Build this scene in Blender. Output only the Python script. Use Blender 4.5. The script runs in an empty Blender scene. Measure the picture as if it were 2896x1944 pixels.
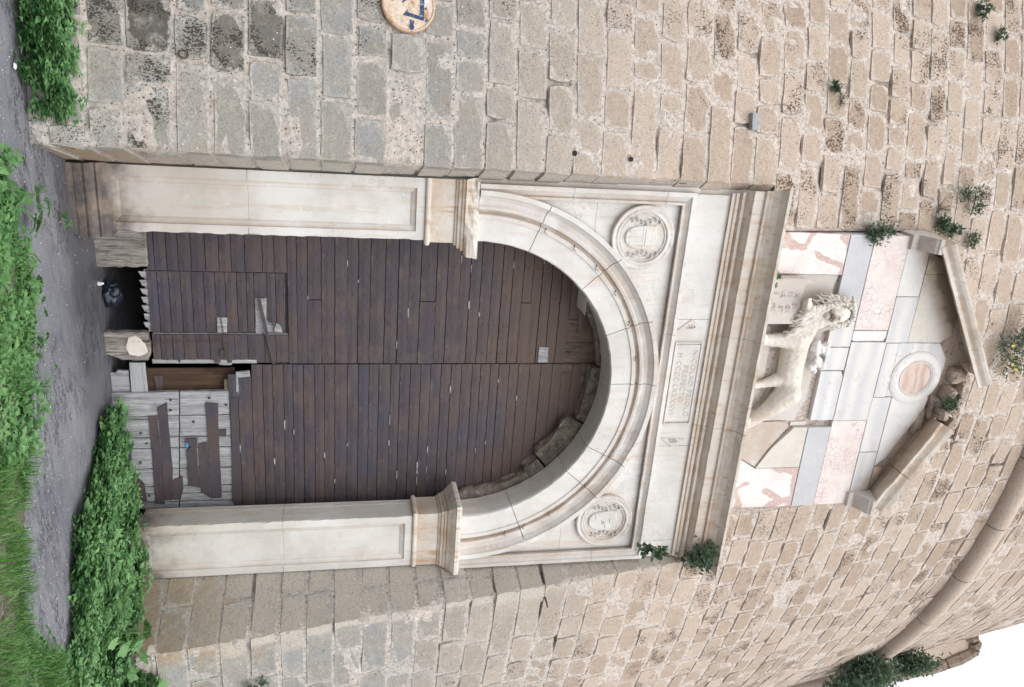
import bpy, bmesh, math, random
from mathutils import Vector, Matrix, noise
import numpy as np
random.seed(7)
R = math.radians
scn = bpy.context.scene
col = scn.collection

# ------------------------------------------------------------------ camera, sky, sun, exposure
FPX, AZ, PI_, RO = 2313.23, 0.358561, 0.209576, 0.003618
EYE = Vector((0, -8.0, 2.3))
H = 2.3
fw = Vector((math.sin(AZ)*math.cos(PI_), math.cos(AZ)*math.cos(PI_), math.sin(PI_)))
rt = Vector((math.cos(AZ), -math.sin(AZ), 0))
up = rt.cross(fw)
eu = rt*math.cos(RO) + up*math.sin(RO)       # photo +y (down in the rotated picture)
ev = -rt*math.sin(RO) + up*math.cos(RO)      # photo +x
cam = bpy.data.cameras.new('camera'); cam.lens = 36*FPX/2896; cam.sensor_width = 36
cam.clip_start = .05; cam.clip_end = 2000
co = bpy.data.objects.new('camera', cam); col.objects.link(co)
m = Matrix.Identity(4)
for i in range(3):
    m[i][0] = ev[i]; m[i][1] = -eu[i]; m[i][2] = -fw[i]; m[i][3] = EYE[i]
co.matrix_world = m
scn.camera = co

w = bpy.data.worlds.new('World'); scn.world = w; w.use_nodes = True
nt = w.node_tree; nt.nodes.clear()
SUN_EL, SUN_AZ = 50, 174      # degrees; azimuth clockwise from +Y
sky = nt.nodes.new('ShaderNodeTexSky'); sky.sky_type = 'NISHITA'; sky.sun_disc = False
sky.sun_elevation = R(SUN_EL); sky.sun_rotation = R(SUN_AZ); sky.air_density = 1.0; sky.dust_density = 4.0; sky.ozone_density = 1.0
hs = nt.nodes.new('ShaderNodeHueSaturation'); hs.inputs['Saturation'].default_value = .22
mx = nt.nodes.new('ShaderNodeMix'); mx.data_type = 'RGBA'; mx.inputs[0].default_value = .62
mx.inputs[7].default_value = (10.6, 10.8, 11.2, 1)       # even cloud cover over the thin blue
bg = nt.nodes.new('ShaderNodeBackground'); bg.inputs[1].default_value = .13
wo = nt.nodes.new('ShaderNodeOutputWorld')
nt.links.new(sky.outputs[0], hs.inputs['Color']); nt.links.new(hs.outputs[0], mx.inputs[6])
nt.links.new(mx.outputs[2], bg.inputs[0]); nt.links.new(bg.outputs[0], wo.inputs[0])
sl = bpy.data.lights.new('sun', 'SUN'); sl.energy = .55; sl.angle = R(58); sl.color = (1, .965, .92)
so = bpy.data.objects.new('sun', sl); col.objects.link(so)
sd = Vector((math.sin(R(SUN_AZ))*math.cos(R(SUN_EL)), math.cos(R(SUN_AZ))*math.cos(R(SUN_EL)), math.sin(R(SUN_EL))))
so.rotation_euler = sd.to_track_quat('Z', 'Y').to_euler()
scn.view_settings.view_transform = 'Standard'; scn.view_settings.look = 'None'
scn.view_settings.exposure = 0.63; scn.view_settings.gamma = 1
scn.view_settings.use_curve_mapping = False
scn.cycles.max_bounces = 4; scn.cycles.diffuse_bounces = 3

# ------------------------------------------------------------------ measuring helpers (photo survey -> metres)
def ray(px, py):
    u = py-972; v = px-1448
    return eu*u + ev*v + fw*FPX
def G(px, py, Y=0.0):
    d = ray(px, py); t = (Y-EYE.y)/d.y
    p = EYE + d*t
    return (p.x, p.z)
CX, CY, CR, CB = 3.598147, 12.156064, 13.036903, 0.141524
def rad(z): return CR - CB*(z-H)
def cone_hit(px, py):
    d = ray(px, py); o = EYE
    ox, oy, R0 = o.x-CX, o.y-CY, rad(o.z)
    A = d.x**2+d.y**2-(CB*d.z)**2; B = ox*d.x+oy*d.y+R0*CB*d.z; C = ox*ox+oy*oy-R0*R0
    q = max(B*B-A*C, 0); t = (-B-math.sqrt(q))/A
    p = o+d*t
    return math.degrees(math.atan2(p.x-CX, CY-p.y)), p.z, p
def cone_pt(th, z, off=0.0):
    r = rad(z)+off; a = R(th)
    return Vector((CX+r*math.sin(a), CY-r*math.cos(a), z))
def Z(o, s, pts): return [(o[0]+a/s, o[1]+b/s) for a, b in pts]

# ------------------------------------------------------------------ object helpers
def link(o, parent=None):
    col.objects.link(o)
    if parent is not None: o.parent = parent
    return o
def mobj(name, verts, faces, mat, parent=None, smooth=False, sv=None, dirt=None, sharp=0):
    me = bpy.data.meshes.new(name)
    me.from_pydata([tuple(v) for v in verts], [], faces)
    if mat: me.materials.append(mat)
    if sv is not None:
        a = me.color_attributes.new('sv', 'FLOAT_COLOR', 'POINT')
        arr = np.array(sv, dtype=np.float32)
        if arr.ndim == 1: arr = np.tile(arr, (len(verts), 1))
        a.data.foreach_set('color', arr.ravel())
    if dirt is not None:
        a = me.attributes.new('dirt', 'FLOAT', 'POINT'); a.data.foreach_set('value', np.array(dirt, dtype=np.float32))
    if smooth: me.polygons.foreach_set('use_smooth', [True]*len(me.polygons))
    me.update()
    if sharp: me.set_sharp_from_angle(angle=R(sharp))
    return link(bpy.data.objects.new(name, me), parent)
def empty(name, loc, label=None, cat=None, group=None, kind=None):
    o = bpy.data.objects.new(name, None); o.location = loc; o.empty_display_size = .2
    link(o); tag(o, label, cat, group, kind); return o
def tag(o, label=None, cat=None, group=None, kind=None):
    if label: o['label'] = label
    if cat: o['category'] = cat
    if group: o['group'] = group
    if kind: o['kind'] = kind
    return o
def rebase(parent, objs=None):
    """children were built in world coordinates: keep them where they are under a moved parent"""
    for ch in parent.children:
        ch.matrix_parent_inverse = Matrix.Translation(-parent.location)
class MB:
    def __init__(s): s.v = []; s.f = []; s.sv = []; s.d = []
    def add(s, vs, fs, sv=None, d=0.0):
        b = len(s.v); s.v += [tuple(v) for v in vs]; s.f += [tuple(b+i for i in f) for f in fs]
        s.sv += [sv or (0.5, 0.5, 0, 1)]*len(vs); s.d += (list(d) if hasattr(d, '__len__') else [d]*len(vs))
    def box(s, x0, x1, y0, y1, z0, z1, **k):
        vs = [(x, y, z) for x in (x0, x1) for y in (y0, y1) for z in (z0, z1)]
        s.add(vs, [(0,1,3,2),(4,6,7,5),(0,4,5,1),(2,3,7,6),(0,2,6,4),(1,5,7,3)], **k)
    def tube(s, pts, r, n=6, **k):
        pts = [Vector(p) for p in pts]
        rr = r if hasattr(r, '__len__') else [r]*len(pts)
        vs = []
        for i, p in enumerate(pts):
            t = (pts[min(i+1, len(pts)-1)]-pts[max(i-1, 0)]).normalized()
            a = t.cross(Vector((.13, .21, 1))).normalized(); b = t.cross(a)
            for j in range(n):
                q = 2*math.pi*j/n; vs.append(p+(a*math.cos(q)+b*math.sin(q))*rr[i])
        fs = [(i*n+j, i*n+(j+1) % n, (i+1)*n+(j+1) % n, (i+1)*n+j) for i in range(len(pts)-1) for j in range(n)]
        fs += [tuple(range(n-1, -1, -1)), tuple(range((len(pts)-1)*n, len(pts)*n))]
        s.add(vs, fs, **k)
    def build(s, name, mat, parent=None, smooth=False): return mobj(name, s.v, s.f, mat, parent, smooth, sv=s.sv, dirt=s.d)
def nz(x, y, z, s=1.0): return noise.noise(Vector((x*s, y*s, z*s)))

# ------------------------------------------------------------------ materials
class NT:
    def __init__(s, name, rough=.85, spec=.3):
        s.m = bpy.data.materials.new(name); s.m.use_nodes = True; s.t = s.m.node_tree
        s.b = s.t.nodes['Principled BSDF']; s.b.inputs['Roughness'].default_value = rough
        s.b.inputs['Specular IOR Level'].default_value = spec
        s.pos = s.t.nodes.new('ShaderNodeNewGeometry').outputs['Position']
    def n(s, t, **k):
        x = s.t.nodes.new(t)
        for a, b in k.items(): setattr(x, a, b)
        return x
    def lk(s, a, b): s.t.links.new(a, b)
    def val(s, inp, v):
        if hasattr(v, 'is_linked') or isinstance(v, bpy.types.NodeSocket): s.lk(v, inp)
        else: inp.default_value = v
    def vec(s, scale=(1, 1, 1), off=(0, 0, 0), src=None):
        mp = s.n('ShaderNodeMapping'); s.lk(src or s.pos, mp.inputs[0]); mp.inputs[3].default_value = scale; s.val(mp.inputs[1], off)
        return mp.outputs[0]
    def noise(s, sc, det=3, ro=.55, scale=(1, 1, 1), off=(0, 0, 0), dist=0.0):
        x = s.n('ShaderNodeTexNoise'); s.lk(s.vec(scale, off), x.inputs['Vector'])
        x.inputs['Scale'].default_value = sc; x.inputs['Detail'].default_value = det; x.inputs['Roughness'].default_value = ro
        x.inputs['Distortion'].default_value = dist
        return x.outputs['Fac']
    def vor(s, sc, feat='F1', out='Distance', scale=(1, 1, 1), off=(0, 0, 0), src=None):
        x = s.n('ShaderNodeTexVoronoi', feature=feat); s.lk(s.vec(scale, off, src), x.inputs['Vector']); x.inputs['Scale'].default_value = sc
        return x.outputs[out]
    def ramp(s, f, a, b, va=0.0, vb=1.0, smooth=True):
        x = s.n('ShaderNodeMapRange', interpolation_type='SMOOTHSTEP' if smooth else 'LINEAR')
        s.lk(f, x.inputs[0]); 
        for i, v in zip((1, 2, 3, 4), (a, b, va, vb)): s.val(x.inputs[i], v)
        return x.outputs[0]
    def math(s, op, a, b=0.0):
        x = s.n('ShaderNodeMath', operation=op); s.val(x.inputs[0], a); s.val(x.inputs[1], b); return x.outputs[0]
    def mix(s, f, a, b, mode='MIX'):
        x = s.n('ShaderNodeMix', data_type='RGBA', blend_type=mode)
        s.val(x.inputs[0], f)
        for i, v in ((6, a), (7, b)):
            if isinstance(v, bpy.types.NodeSocket): s.lk(v, x.inputs[i])
            else: x.inputs[i].default_value = (*v, 1)
        return x.outputs[2]
    def attr(s, name, out='Fac'):
        x = s.n('ShaderNodeAttribute', attribute_name=name); return x.outputs[out]
    def sep(s, v):
        x = s.n('ShaderNodeSeparateXYZ'); s.lk(v, x.inputs[0]); return x.outputs
    def orand(s): return s.n('ShaderNodeObjectInfo').outputs['Random']
    def bump(s, h, dist, strength=1.0, chain=None):
        x = s.n('ShaderNodeBump'); x.inputs['Strength'].default_value = strength; x.inputs['Distance'].default_value = dist
        s.lk(h, x.inputs['Height'])
        if chain is not None: s.lk(chain, x.inputs['Normal'])
        return x.outputs[0]
    def done(s, colr, nrm=None, rough=None):
        s.lk(colr, s.b.inputs['Base Color'])
        if nrm is not None: s.lk(nrm, s.b.inputs['Normal'])
        if rough is not None: s.lk(rough, s.b.inputs['Roughness'])
        return s.m

def mat_ashlar():
    t = NT('ashlar_limestone', .92, .15)
    sv = t.sep(t.attr('sv', 'Color')); tone, pit, dark = sv[0], sv[1], sv[2]
    edge = t.attr('sv', 'Alpha')
    zz = t.sep(t.pos)[2]
    big = t.noise(.45, 3, .5); med = t.noise(2.2, 4, .6, off=(3, 1, 7)); fine = t.noise(28, 4, .7); vf = t.noise(85, 2, .6)
    up_ = t.ramp(t.math('ADD', zz, t.math('MULTIPLY', t.math('SUBTRACT', big, .5), 3.2)), 2.4, 6.6)
    grey = t.mix(tone, (.255, .245, .215), (.345, .330, .295))
    warm = t.mix(tone, (.40, .31, .24), (.54, .44, .36))
    c = t.mix(up_, grey, warm)
    blue = t.math('MULTIPLY', t.ramp(med, .45, .68), t.ramp(zz, 4.2, 2.8))
    c = t.mix(t.math('MULTIPLY', blue, .6), c, (.27, .295, .325))
    tan = t.math('MULTIPLY', t.ramp(t.noise(1.1, 4, .65, off=(9, 2, 4)), .54, .70), t.ramp(zz, 3.0, .8))
    c = t.mix(t.math('MULTIPLY', tan, .75), c, (.36, .255, .165))
    rustf = t.math('MULTIPLY', t.ramp(t.noise(2.6, 5, .7, off=(1, 12, 4)), .64, .76), t.ramp(zz, 5.0, 2.5))
    c = t.mix(t.math('MULTIPLY', rustf, .6), c, (.40, .20, .09))
    # dressed, lichen-free reveals beside the gate
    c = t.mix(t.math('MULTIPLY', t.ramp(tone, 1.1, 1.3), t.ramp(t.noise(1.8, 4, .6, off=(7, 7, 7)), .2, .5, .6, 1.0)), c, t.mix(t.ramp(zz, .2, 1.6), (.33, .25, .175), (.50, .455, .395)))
    mott = t.noise(11, 5, .75, off=(2, 2, 2))
    c = t.mix(t.ramp(mott, .50, .70, .0, .40), c, (.58, .50, .43))
    c = t.mix(t.ramp(mott, .46, .30, .0, .35), c, (.19, .155, .125))
    c = t.mix(t.ramp(vf, .50, .32, .0, .50), c, (.15, .12, .09))
    blk = t.math('MULTIPLY', dark, t.ramp(t.noise(5, 5, .7), .30, .50))
    c = t.mix(t.math('MULTIPLY', blk, .85), c, (.075, .066, .055))
    cl = t.ramp(t.noise(3.2, 3, .6, off=(5, 5, 1)), .32, .66)
    thr = t.math('MULTIPLY', t.math('MULTIPLY', pit, cl), .46)
    v1 = t.math('ADD', t.vor(38, scale=(1, 1, .55)), t.math('MULTIPLY', t.math('SUBTRACT', fine, .5), .55))
    v2 = t.math('ADD', t.vor(80, scale=(1, 1, .7)), t.math('MULTIPLY', t.math('SUBTRACT', fine, .5), .6))
    h1 = t.ramp(v1, t.math('SUBTRACT', thr, .16), t.math('ADD', thr, .03))
    h2 = t.ramp(v2, t.math('SUBTRACT', thr, .14), t.math('ADD', thr, .10))
    hh = t.math('MULTIPLY', h1, h2)
    c = t.mix(hh, t.mix(up_, (.085, .075, .065), (.17, .115, .08)), c)  # dark pit colour: dirt plus painted shade of the cavities, besides the bump
    # mortar smeared raggedly over the arrises
    ed = t.ramp(t.math('ADD', edge, t.math('MULTIPLY', t.math('SUBTRACT', t.noise(16, 5, .75, off=(6, 0, 3)), .5), 1.3)), .20, .08)
    c = t.mix(t.math('MULTIPLY', ed, t.ramp(t.noise(1.3, 3, .6, off=(1, 1, 5)), .35, .6, .35, .9)), c, t.mix(up_, t.mix(t.ramp(fine, .35, .65), (.32, .30, .27), (.50, .475, .44)), t.mix(t.ramp(fine, .35, .65), (.46, .39, .33), (.66, .58, .51))))
    sp = t.math('MULTIPLY', t.ramp(t.vor(17, off=(4, 4, 4)), .15, .10), t.ramp(t.noise(1.6, 2, .5, off=(2, 9, 9)), .5, .66))
    c = t.mix(t.math('MULTIPLY', sp, .75), c, (.66, .64, .58))
    n1 = t.bump(hh, .014, 1.0); n2 = t.bump(fine, .008, .9, n1); n3 = t.bump(mott, .016, .8, n2)
    return t.done(c, n3)
def mat_mortar():
    t = NT('pale_mortar', .95, .1)
    fine = t.noise(24, 5, .75); big = t.noise(.9, 3, .6); zz = t.sep(t.pos)[2]
    c = t.mix(t.ramp(fine, .35, .65), (.42, .36, .31), (.66, .59, .53))
    c = t.mix(t.ramp(big, .5, .75, 0, .35), c, (.40, .30, .22))
    low = t.math('MULTIPLY', t.ramp(zz, 2.4, .4), t.ramp(t.noise(1.4, 4, .7, off=(4, 1, 0)), .42, .62))
    c = t.mix(t.math('MULTIPLY', low, .85), c, (.37, .21, .12))
    g = t.math('MULTIPLY', t.ramp(zz, 6.2, 3.5), t.ramp(t.noise(3, 4, .7, off=(7, 1, 0)), .25, .6))
    c = t.mix(t.math('MULTIPLY', g, .8), c, t.mix(t.ramp(fine, .35, .65), (.30, .285, .26), (.50, .475, .44)))
    pits = t.ramp(t.math('ADD', t.vor(30), t.math('MULTIPLY', fine, .5)), .30, .46)
    c = t.mix(pits, (.19, .13, .09), c)
    crack = t.ramp(t.noise(9, 5, .75, off=(0, 3, 3)), .60, .68)
    c = t.mix(t.math('MULTIPLY', crack, .55), c, (.16, .11, .08))
    n1 = t.bump(pits, .010); n2 = t.bump(fine, .012, 1.0, n1)
    return t.done(c, n2)
def mat_marble(name, a, b, streak=.0, stain=.5, band=None, lowdark=False, soot=False, rough=.55):
    t = NT(name, rough, .35)
    r = t.orand(); zz = t.sep(t.pos)[2]
    big = t.noise(1.5, 4, .6); fine = t.noise(45, 3, .7)
    c = t.mix(t.ramp(big, .35, .65), a, b)
    c = t.mix(t.math('MULTIPLY', r, .25), c, (.60, .55, .49))
    if band:
        x = t.n('ShaderNodeTexWave', wave_type='BANDS', bands_direction='Z'); 
        off = t.n('ShaderNodeCombineXYZ'); t.lk(t.math('MULTIPLY', r, 17.0), off.inputs[2])
        t.lk(t.vec((.25, .25, 1), off.outputs[0]), x.inputs['Vector']); x.inputs['Scale'].default_value = 1.5
        x.inputs['Distortion'].default_value = 5.5; x.inputs['Detail'].default_value = 4; x.inputs['Detail Scale'].default_value = 1.3
        c = t.mix(t.math('MULTIPLY', x.outputs['Fac'], .75), c, band)
    # rain streaks and ochre staining with their own shape
    st = t.math('MULTIPLY', t.ramp(t.noise(1.0, 5, .7, scale=(3.2, 3.2, .9), off=(3, 3, 8)), .50, .74), stain)
    c = t.mix(st, c, (.52, .38, .25))
    dirt = t.math('MULTIPLY', t.attr('dirt'), t.ramp(t.noise(3.5, 4, .7, off=(1, 8, 3)), .25, .62))
    c = t.mix(t.math('MULTIPLY', dirt, .95), c, (.38, .24, .14))
    if streak:
        sk = t.math('MULTIPLY', t.ramp(t.noise(1.0, 5, .7, scale=(14, 14, 1.3), off=(3, 1, 8)), .50, .66), t.ramp(t.noise(1.3, 3, .6, off=(2, 1, 8)), .36, .6))
        c = t.mix(t.math('MULTIPLY', sk, streak), c, (.47, .30, .17))
    mot = t.noise(7, 6, .8, off=(9, 4, 4))
    c = t.mix(t.ramp(mot, .54, .70, 0, .30), c, (.46, .415, .36))
    c = t.mix(t.ramp(mot, .44, .32, 0, .35), c, (.80, .79, .76))
    crk = t.noise(1.5, 6, .7, off=(5, 5, 9)); cl_ = t.math('MULTIPLY', t.ramp(crk, .494, .500), t.ramp(crk, .506, .500))
    c = t.mix(t.math('MULTIPLY', t.math('MULTIPLY', cl_, t.ramp(t.noise(.8, 2, .5, off=(1, 6, 1)), .50, .62)), .55), c, (.28, .21, .15))
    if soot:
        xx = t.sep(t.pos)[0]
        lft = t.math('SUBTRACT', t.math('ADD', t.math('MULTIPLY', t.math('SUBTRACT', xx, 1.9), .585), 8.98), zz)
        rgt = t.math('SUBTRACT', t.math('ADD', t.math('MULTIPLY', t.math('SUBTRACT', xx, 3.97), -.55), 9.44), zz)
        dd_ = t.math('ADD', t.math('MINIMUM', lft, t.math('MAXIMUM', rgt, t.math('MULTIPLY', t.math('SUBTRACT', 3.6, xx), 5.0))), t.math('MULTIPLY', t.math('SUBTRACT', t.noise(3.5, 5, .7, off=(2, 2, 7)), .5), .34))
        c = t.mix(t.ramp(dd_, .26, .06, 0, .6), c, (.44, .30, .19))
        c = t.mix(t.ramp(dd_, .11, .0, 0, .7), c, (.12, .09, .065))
    blot = t.ramp(t.noise(4.0, 5, .75, off=(6, 2, 2)), .67, .75)
    c = t.mix(t.math('MULTIPLY', blot, .30*stain+.08), c, (.28, .25, .21))
    if lowdark:   # soaked, algae-stained foot of the portal
        lo2 = t.ramp(t.math('ADD', zz, t.math('MULTIPLY', t.math('SUBTRACT', t.noise(1.5, 3, .6, off=(7, 7, 1)), .5), 2.2)), 2.0, .0)
        c = t.mix(t.math('MULTIPLY', lo2, .5), c, (.37, .30, .23))
        lo = t.ramp(t.math('ADD', zz, t.math('MULTIPLY', t.math('SUBTRACT', t.noise(3, 4, .6), .5), .8)), .62, .16)
        c = t.mix(t.math('MULTIPLY', lo, .93), c, t.mix(t.ramp(t.noise(5, 6, .8), .4, .64), (.06, .057, .062), (.19, .145, .11)))
    pit = t.ramp(t.math('ADD', t.vor(22), t.math('MULTIPLY', fine, .35)), .17, .25)
    c = t.mix(pit, (.27, .20, .15), c)
    n1 = t.bump(pit, .004, .8); n2 = t.bump(fine, .002, .7, n1); n3 = t.bump(t.noise(9, 3, .6), .008, .45, n2)
    return t.done(c, n3)
def mat_breccia():
    t = NT('breccia_marble', .5, .4)
    dn = t.n('ShaderNodeTexNoise'); t.lk(t.pos, dn.inputs['Vector']); dn.inputs['Scale'].default_value = 3.5; dn.inputs['Detail'].default_value = 3
    mxv = t.n('ShaderNodeMix', data_type='VECTOR'); mxv.inputs[0].default_value = .18
    t.lk(t.pos, mxv.inputs[4]); t.lk(dn.outputs['Color'], mxv.inputs[5])
    src = mxv.outputs[1]
    e = t.vor(2.5, 'DISTANCE_TO_EDGE', off=(.3, .1, .62), src=src); e2 = t.vor(7, 'DISTANCE_TO_EDGE', src=src)
    sel = t.ramp(t.noise(1.7, 2, .5, off=(0.4, 0, 3.1)), .43, .56)
    wide = t.ramp(e, .15, .03); wide = t.math('MULTIPLY', wide, sel)
    wide = t.ramp(wide, .42, .50)
    c = t.mix(t.ramp(t.noise(2.5, 3, .6), .3, .7), (.72, .62, .58), (.78, .72, .69))
    c = t.mix(t.ramp(e2, .035, .0, 0, .30), c, (.52, .38, .36))
    c = t.mix(t.ramp(e, .02, .0, 0, .25), c, (.55, .42, .40))
    c = t.mix(wide, c, t.mix(t.ramp(t.noise(40, 2, .6), .35, .75), (.50, .35, .31), (.60, .48, .44)))
    return t.done(c, t.bump(t.noise(30, 3, .6), .002, .5))
def mat_pinkvein():
    t = NT('pink_veined_marble', .5, .4)
    dn = t.n('ShaderNodeTexNoise'); t.lk(t.pos, dn.inputs['Vector']); dn.inputs['Scale'].default_value = 6; dn.inputs['Detail'].default_value = 4
    mxv = t.n('ShaderNodeMix', data_type='VECTOR'); mxv.inputs[0].default_value = .10
    t.lk(t.pos, mxv.inputs[4]); t.lk(dn.outputs['Color'], mxv.inputs[5])
    e = t.vor(7, 'DISTANCE_TO_EDGE', src=mxv.outputs[1]); e2 = t.vor(17, 'DISTANCE_TO_EDGE', src=mxv.outputs[1])
    c = t.mix(t.ramp(t.noise(3, 4, .6), .3, .7), (.66, .56, .52), (.76, .69, .65))
    c = t.mix(t.math('MULTIPLY', t.ramp(e2, .07, .0), t.ramp(t.noise(2.2, 3, .6, off=(3, 0, 0)), .36, .6)), c, (.48, .33, .30))
    c = t.mix(t.math('MULTIPLY', t.ramp(e, .035, .0, 0, .8), t.ramp(t.noise(1.6, 3, .7, off=(8, 0, 0)), .46, .66)), c, (.54, .39, .36))
    c = t.mix(t.ramp(t.noise(5, 6, .8, scale=(1, 1, .6)), .55, .68, 0, .3), c, (.56, .42, .39))
    return t.done(c, t.bump(t.noise(30, 3, .6), .002, .5))
def mat_onyx():
    t = NT('banded_onyx', .4, .45)
    x = t.n('ShaderNodeTexWave', wave_type='BANDS', bands_direction='Z'); t.lk(t.vec((.6, .6, 1)), x.inputs['Vector'])
    x.inputs['Scale'].default_value = 2.2; x.inputs['Distortion'].default_value = 9; x.inputs['Detail'].default_value = 5; x.inputs['Detail Scale'].default_value = 1.6
    c = t.mix(x.outputs['Fac'], (.50, .34, .27), (.62, .49, .42))
    c = t.mix(t.ramp(t.noise(5, 3, .6), .5, .7), c, (.58, .44, .36))
    return t.done(c)
def mat_iron():
    t = NT('rusted_iron_sheet', .62, .4)
    r = t.orand(); zz = t.sep(t.pos)[2]
    off = t.n('ShaderNodeCombineXYZ'); t.lk(t.math('MULTIPLY', r, 31.0), off.inputs[0]); t.lk(t.math('MULTIPLY', r, 11.0), off.inputs[2])
    a = t.noise(2.2, 4, .65, off=off.outputs[0], scale=(.8, 1, 1.6)); f = t.noise(55, 4, .75)
    c = t.mix(t.ramp(a, .42, .60), (.054, .045, .057), (.082, .060, .058))
    c = t.mix(t.math('MULTIPLY', t.ramp(t.noise(1.3, 3, .6, off=(4, 4, 4)), .5, .68), .6), c, (.050, .052, .083))
    c = t.mix(t.math('MULTIPLY', r, .35), c, (.060, .045, .045))
    top = t.ramp(t.math('ADD', zz, t.math('MULTIPLY', t.math('SUBTRACT', t.noise(1.2, 3, .6), .5), 1.8)), 3.3, 5.0)
    c = t.mix(t.math('MULTIPLY', top, .75), c, (.110, .070, .050))
    c = t.mix(t.ramp(f, .56, .72, 0, .5), c, (.17, .105, .070))
    c = t.mix(t.ramp(f, .42, .28, 0, .6), c, (.025, .02, .022))
    c = t.mix(t.math('MULTIPLY', t.attr('dirt'), t.ramp(t.noise(5, 5, .8, off=(3, 3, 3)), .47, .68)), c, (.26, .21, .175))
    c = t.mix(t.ramp(t.noise(3, 6, .8, scale=(.7, 1, 6), off=(8, 3, 3)), .56, .70, 0, .35), c, (.15, .115, .095))
    n1 = t.bump(f, .004, .9); n2 = t.bump(t.noise(7, 3, .6), .016, .7, n1)
    return t.done(c, n2, t.ramp(f, .3, .7, .5, .8))
def mat_wood(name, a, b, crack=1.0, axis='z'):
    t = NT(name, .88, .2)
    sc = (16, 16, 1.1) if axis == 'z' else (1.1, 16, 16)
    r = t.orand(); off = t.n('ShaderNodeCombineXYZ'); t.lk(t.math('MULTIPLY', r, 13.0), off.inputs[1])
    g = t.noise(1.0, 6, .7, scale=sc, off=off.outputs[0], dist=.6); g2 = t.noise(3.2, 5, .75, scale=sc, off=off.outputs[0]); k = t.noise(6, 3, .6)
    c = t.mix(t.ramp(g, .3, .7), a, b)
    c = t.mix(t.ramp(g2, .54, .36, 0, .55*crack), c, tuple(v*.35 for v in a))
    fg = t.noise(9, 4, .8, scale=sc, off=off.outputs[0])
    c = t.mix(t.ramp(fg, .50, .34, 0, .5*crack), c, tuple(v*.4 for v in a))
    c = t.mix(t.ramp(g, .35, .31, 0, .8*crack), c, tuple(v*.15 for v in a))
    c = t.mix(t.ramp(k, .60, .72, 0, .45), c, tuple(v*.5 for v in a))
    return t.done(c, t.bump(g2, .012, 1.0, t.bump(g, .02, 1.0)))
def mat_asphalt():
    t = NT('old_asphalt', .8, .35)
    xs = t.sep(t.pos)
    big = t.noise(.8, 4, .6); v = t.vor(36, out='Color'); vd = t.vor(36); f = t.noise(70, 3, .7)
    st = t.noise(1.6, 5, .7, scale=(.8, 1.6, 1))
    c = t.mix(t.ramp(big, .3, .7), (.135, .138, .160), (.225, .228, .248))
    c = t.mix(t.ramp(st, .50, .68, 0, .6), c, (.22, .215, .22))
    bright = t.math('MULTIPLY', t.ramp(t.sep(v)[0], .66, .80), t.ramp(vd, .35, .15))
    c = t.mix(t.math('MULTIPLY', bright, t.ramp(t.math('ADD', xs[1], t.math('MULTIPLY', big, 1.2)), -.1, -1.3, .25, .95)), c, (.46, .43, .41))
    c = t.mix(t.ramp(f, .48, .30, 0, .6), c, (.06, .06, .066))
    wet = t.ramp(t.math('ADD', xs[1], t.math('MULTIPLY', t.math('SUBTRACT', t.noise(1.7, 4, .6), .5), 1.0)), -.75, -.12)
    wetx = t.math('MULTIPLY', wet, t.ramp(xs[0], 3.6, 2.2, .55, 1.0))
    c = t.mix(t.math('MULTIPLY', wetx, .62), c, (.045, .042, .046))
    crk = t.ramp(t.noise(3.2, 6, .75, scale=(.5, 1.5, 1)), .492, .505); crk2 = t.ramp(t.noise(3.2, 6, .75, scale=(.5, 1.5, 1)), .518, .505)
    cr = t.math('MULTIPLY', t.math('MULTIPLY', crk, crk2), t.ramp(t.noise(.9, 2, .5, off=(4, 1, 1)), .42, .6))
    c = t.mix(t.math('MULTIPLY', cr, .8), c, (.03, .028, .03))
    n1 = t.bump(vd, .006, .7); n2 = t.bump(f, .006, .8, n1); n3 = t.bump(st, .05, .7, n2); n4 = t.bump(cr, -.02, .8, n3)
    return t.done(c, n4, t.ramp(wetx, 0, 1, .85, .5))
def mat_simple(name, cols, sc=6, rough=.8, bump=.01, bs=20, spec=.3):
    t = NT(name, rough, spec)
    c = t.mix(t.ramp(t.noise(sc, 5, .65), .32, .68), cols[0], cols[1])
    if len(cols) > 2: c = t.mix(t.ramp(t.noise(sc*2.3, 5, .7, off=(5, 5, 5)), .52, .68), c, cols[2])
    return t.done(c, t.bump(t.noise(bs, 4, .7), bump, 1.0))
def mat_leaf(name, a, b, rough=.5):
    t = NT(name, rough, .4)
    sv = t.sep(t.attr('sv', 'Color'))
    c = t.mix(sv[0], a, b)
    t.done(c)
    tr = t.n('ShaderNodeBsdfTranslucent'); t.lk(c, tr.inputs[0])
    ms = t.n('ShaderNodeMixShader'); ms.inputs[0].default_value = .25
    out = [x for x in t.t.nodes if x.type == 'OUTPUT_MATERIAL'][0]
    t.lk(t.b.outputs[0], ms.inputs[1]); t.lk(tr.outputs[0], ms.inputs[2]); t.lk(ms.outputs[0], out.inputs[0])
    return t.m

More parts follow.
